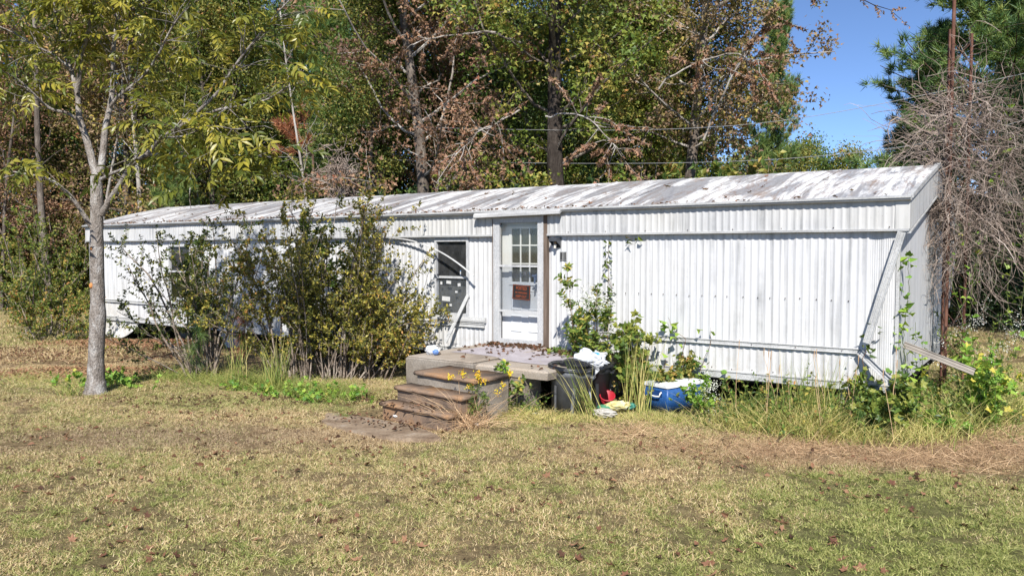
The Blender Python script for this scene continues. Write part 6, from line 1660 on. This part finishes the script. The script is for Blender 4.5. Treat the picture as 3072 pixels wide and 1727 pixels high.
# slim pale trunks showing at the wood's edge
rng = np.random.default_rng(116)
def slim(label, x, y, h, r, lean, wm=M_BARK_PALE, nb=12):
    t = thing('slim_trunk', label, 'tree', (x, y, 0))
    T = grow(np.array([[0, 0, -.1]]), np.array([[lean, 0, 1]]), h, 12, .03); RT_ = np.linspace(r, r * .35, 12)[None]
    m = MB(); m.tubes(T, RT_, 9); m.build('trunk', wm, t, True)
    tt = rng.uniform(.3, 1, nb); p, tg, rr = sample(T, RT_, tt, np.zeros(nb, int))
    P1 = grow(p, unit(nb) * [1, .8, .3] + [0, -.2, .55], rng.uniform(.6, 1.9, nb), 8, .16); m = MB(); R1 = np.minimum(rr * .4, .02)[:, None] * np.linspace(1, .2, 8)[None]
    m.tubes(P1, R1, 4)
    k = nb * 5; p, tg, rr = sample(P1, R1, rng.uniform(.3, 1, k), np.repeat(np.arange(nb), 5)); P2 = grow(p, tg + unit(k) * .7, rng.uniform(.2, .6, k), 5, .2); m.tubes(P2, np.broadcast_to(np.linspace(.006, .003, 5), (k, 5)), 3)
    m.build('branch', wm, t)
    n = 420; p, tg, rr = sample(P2, np.full((k, 5), .004), rng.uniform(0, 1, n), rng.integers(0, k, n)); m = MB(); m.leaves(p, unit(n), unit(n), .08, .05, .2, rng.uniform(0, 1, n), 'diamond'); m.build('crown', L_AUTUMN, t, kind='stuff')
slim('thick pale trunk at the wood edge nearest the pecan', -14.9, 25.4, 11, .13, .01, M_BARK_MID)
slim('thin pale trunk close beside the thicker pale one', -13.7, 25.9, 9, .06, .03)
slim('slender whitish trunk seen just past the pecan fork', -12.3, 26.4, 10, .10, -.02)
slim('straight white sapling trunk rising above the far roof', -6.1, 24.2, 9.5, .055, .0, nb=22)
slim('dark leaning thin trunk deep in the wood edge', -17.2, 26.6, 9, .07, .06, M_BARK_MID)
slim('pale dead snag beside the bright green pine', -9.9, 26.0, 6, .05, -.05)
# big bare limbs showing white among the russet leaves
rng = np.random.default_rng(117)
def limb(label, u0, v0, u1, v1, Y, r, n_sub=9):
    a, b = px(u0, v0, Y + 1), px(u1, v1, Y)
    t = thing('bare_limb', label, 'limb', tuple(a))
    n = 12; f = np.linspace(0, 1, n)[:, None]
    Q = (b - a) * f + np.array([0, 0, .35]) * np.sin(f * 3.14) + np.cumsum(rng.normal(size=(n, 3)) * .045, 0)
    m = MB(); m.tubes(Q, np.linspace(r, r * .25, n) * .62, 7); 
    wh = np.zeros(n_sub, int); p, tg, rr = sample(Q[None], np.linspace(r, r * .3, n)[None], rng.uniform(.3, 1, n_sub), wh)
    P1 = grow(p, tg * .7 + unit(n_sub) * [1, .6, .8], rng.uniform(.6, 1.7, n_sub), 8, .2, -.06); m.tubes(P1, np.broadcast_to(np.linspace(.014, .005, 8), (n_sub, 8)), 4)
    m.build('branch', M_BARK_PALE, t, True)
    k = n_sub * 44; p, tg, rr = sample(P1, np.full((n_sub, 8), .01), rng.uniform(.3, 1, k), rng.integers(0, n_sub, k)); m = MB(); m.leaves(p, unit(k) + [0, 0, -.6], unit(k), .13, .10, .2, rng.uniform(.1, .8, k), 'maple'); m.build('foliage', L_BROWNRED, t, kind='stuff')
limb('bare white limb reaching across the russet crown above the roof', 1560, 120, 1240, 120, 20.5, .06, 12)
limb('drooping pale limb hanging low over the roof ridge', 1560, 330, 1290, 560, 20, .045, 14)
limb('pale forked limb hanging below the dark trunk', 1640, 350, 1880, 500, 19.5, .045, 16)
limb('white limb crossing the russet tree beside the open sky', 1980, 260, 2280, 160, 20.5, .05, 12)
limb('thick pale limb slanting up through the tree by the sky', 2110, 420, 2300, 40, 21, .06, 10)
ob = thing('overhanging_branch', 'thin branch with dark red leaves dipping into the open sky', 'branch', tuple(px(2520, -60, 14)))
a = px(2520, -60, 14)
Q = np.array([px(u, v, 14) for u, v in ((2520, -60), (2570, -10), (2620, 15), (2670, 30), (2695, 52))]) - a
m = MB(); m.tubes(Q, np.linspace(.012, .004, 5), 4)
P1 = grow(Q[[1, 2, 2, 3, 3, 4]], rnd(6) * .4 + [.6, 0, -.35], .28, 5, .15); m.tubes(P1, np.broadcast_to(np.linspace(.005, .002, 5), (6, 5)), 3); m.build('twig', M_BARK_DARK, ob)
k = 110; p, tg, rr = sample(P1, np.full((6, 5), .004), rng.uniform(.1, 1, k), rng.integers(0, 6, k)); m = MB(); m.leaves(p, unit(k) + [0, 0, -.6], unit(k), .05, .03, .2, rng.uniform(.6, .85, k), 'diamond'); m.build('leaf', L_BROWNRED, ob, kind='stuff')
# vine-wrapped stump behind the roof
vs = thing('vine_covered_post', 'grey post wrapped in a ball of dead vines behind the roof ridge', 'post', (-4.75, 22.3, 0))
MB().tubes(np.array([[0, 0, -.1], [.02, 0, 2.4], [0, 0, 4.2]]), .09, 8).build('post', M_BARK_PALE, vs, True)
n = 260; m = MB(); P = grow(rnd(n) * [.2, .15, .35] + [0, 0, 4.2], unit(n) + [0, 0, -.6], rng.uniform(.4, 1.0, n), 8, .4, -.1); m.tubes(P, np.broadcast_to(np.linspace(.012, .006, 8), (n, 8)), 3); m.build('vine_stem', M_DEADVINE, vs, kind='stuff')

# power lines
M_WIRE = plain('aluminium_wire', (.30, .30, .30), .4, .5)
def wire(label, pts):
    P = np.array([px(u, v, Y) for u, v, Y in pts]); n = len(P); tt = np.linspace(0, n - 1, 60)
    from_ = np.arange(n)
    co = [np.polyfit(from_, P[:, i], min(3, n - 1)) for i in range(3)]
    Q = np.stack([np.polyval(c, tt) for c in co], 1)
    o = MB().tubes(Q, .0065, 5).build('power_line', M_WIRE); tag(o, label, 'wire', 'power lines behind the trailer')
wire('upper overhead wire sloping up across the open sky', [(-60, 338, 33), (600, 362, 29), (1214, 381, 25), (1700, 391, 22), (2050, 384, 19.6), (2400, 352, 18.8), (2665, 309, 18.2), (3150, 205, 17)])
wire('lower overhead wire just above the roof ridge', [(-60, 447, 33), (500, 465, 29.5), (1272, 477, 25), (1700, 492, 22), (2287, 482, 19.6), (2664, 437, 18.6), (3150, 345, 17.5)])
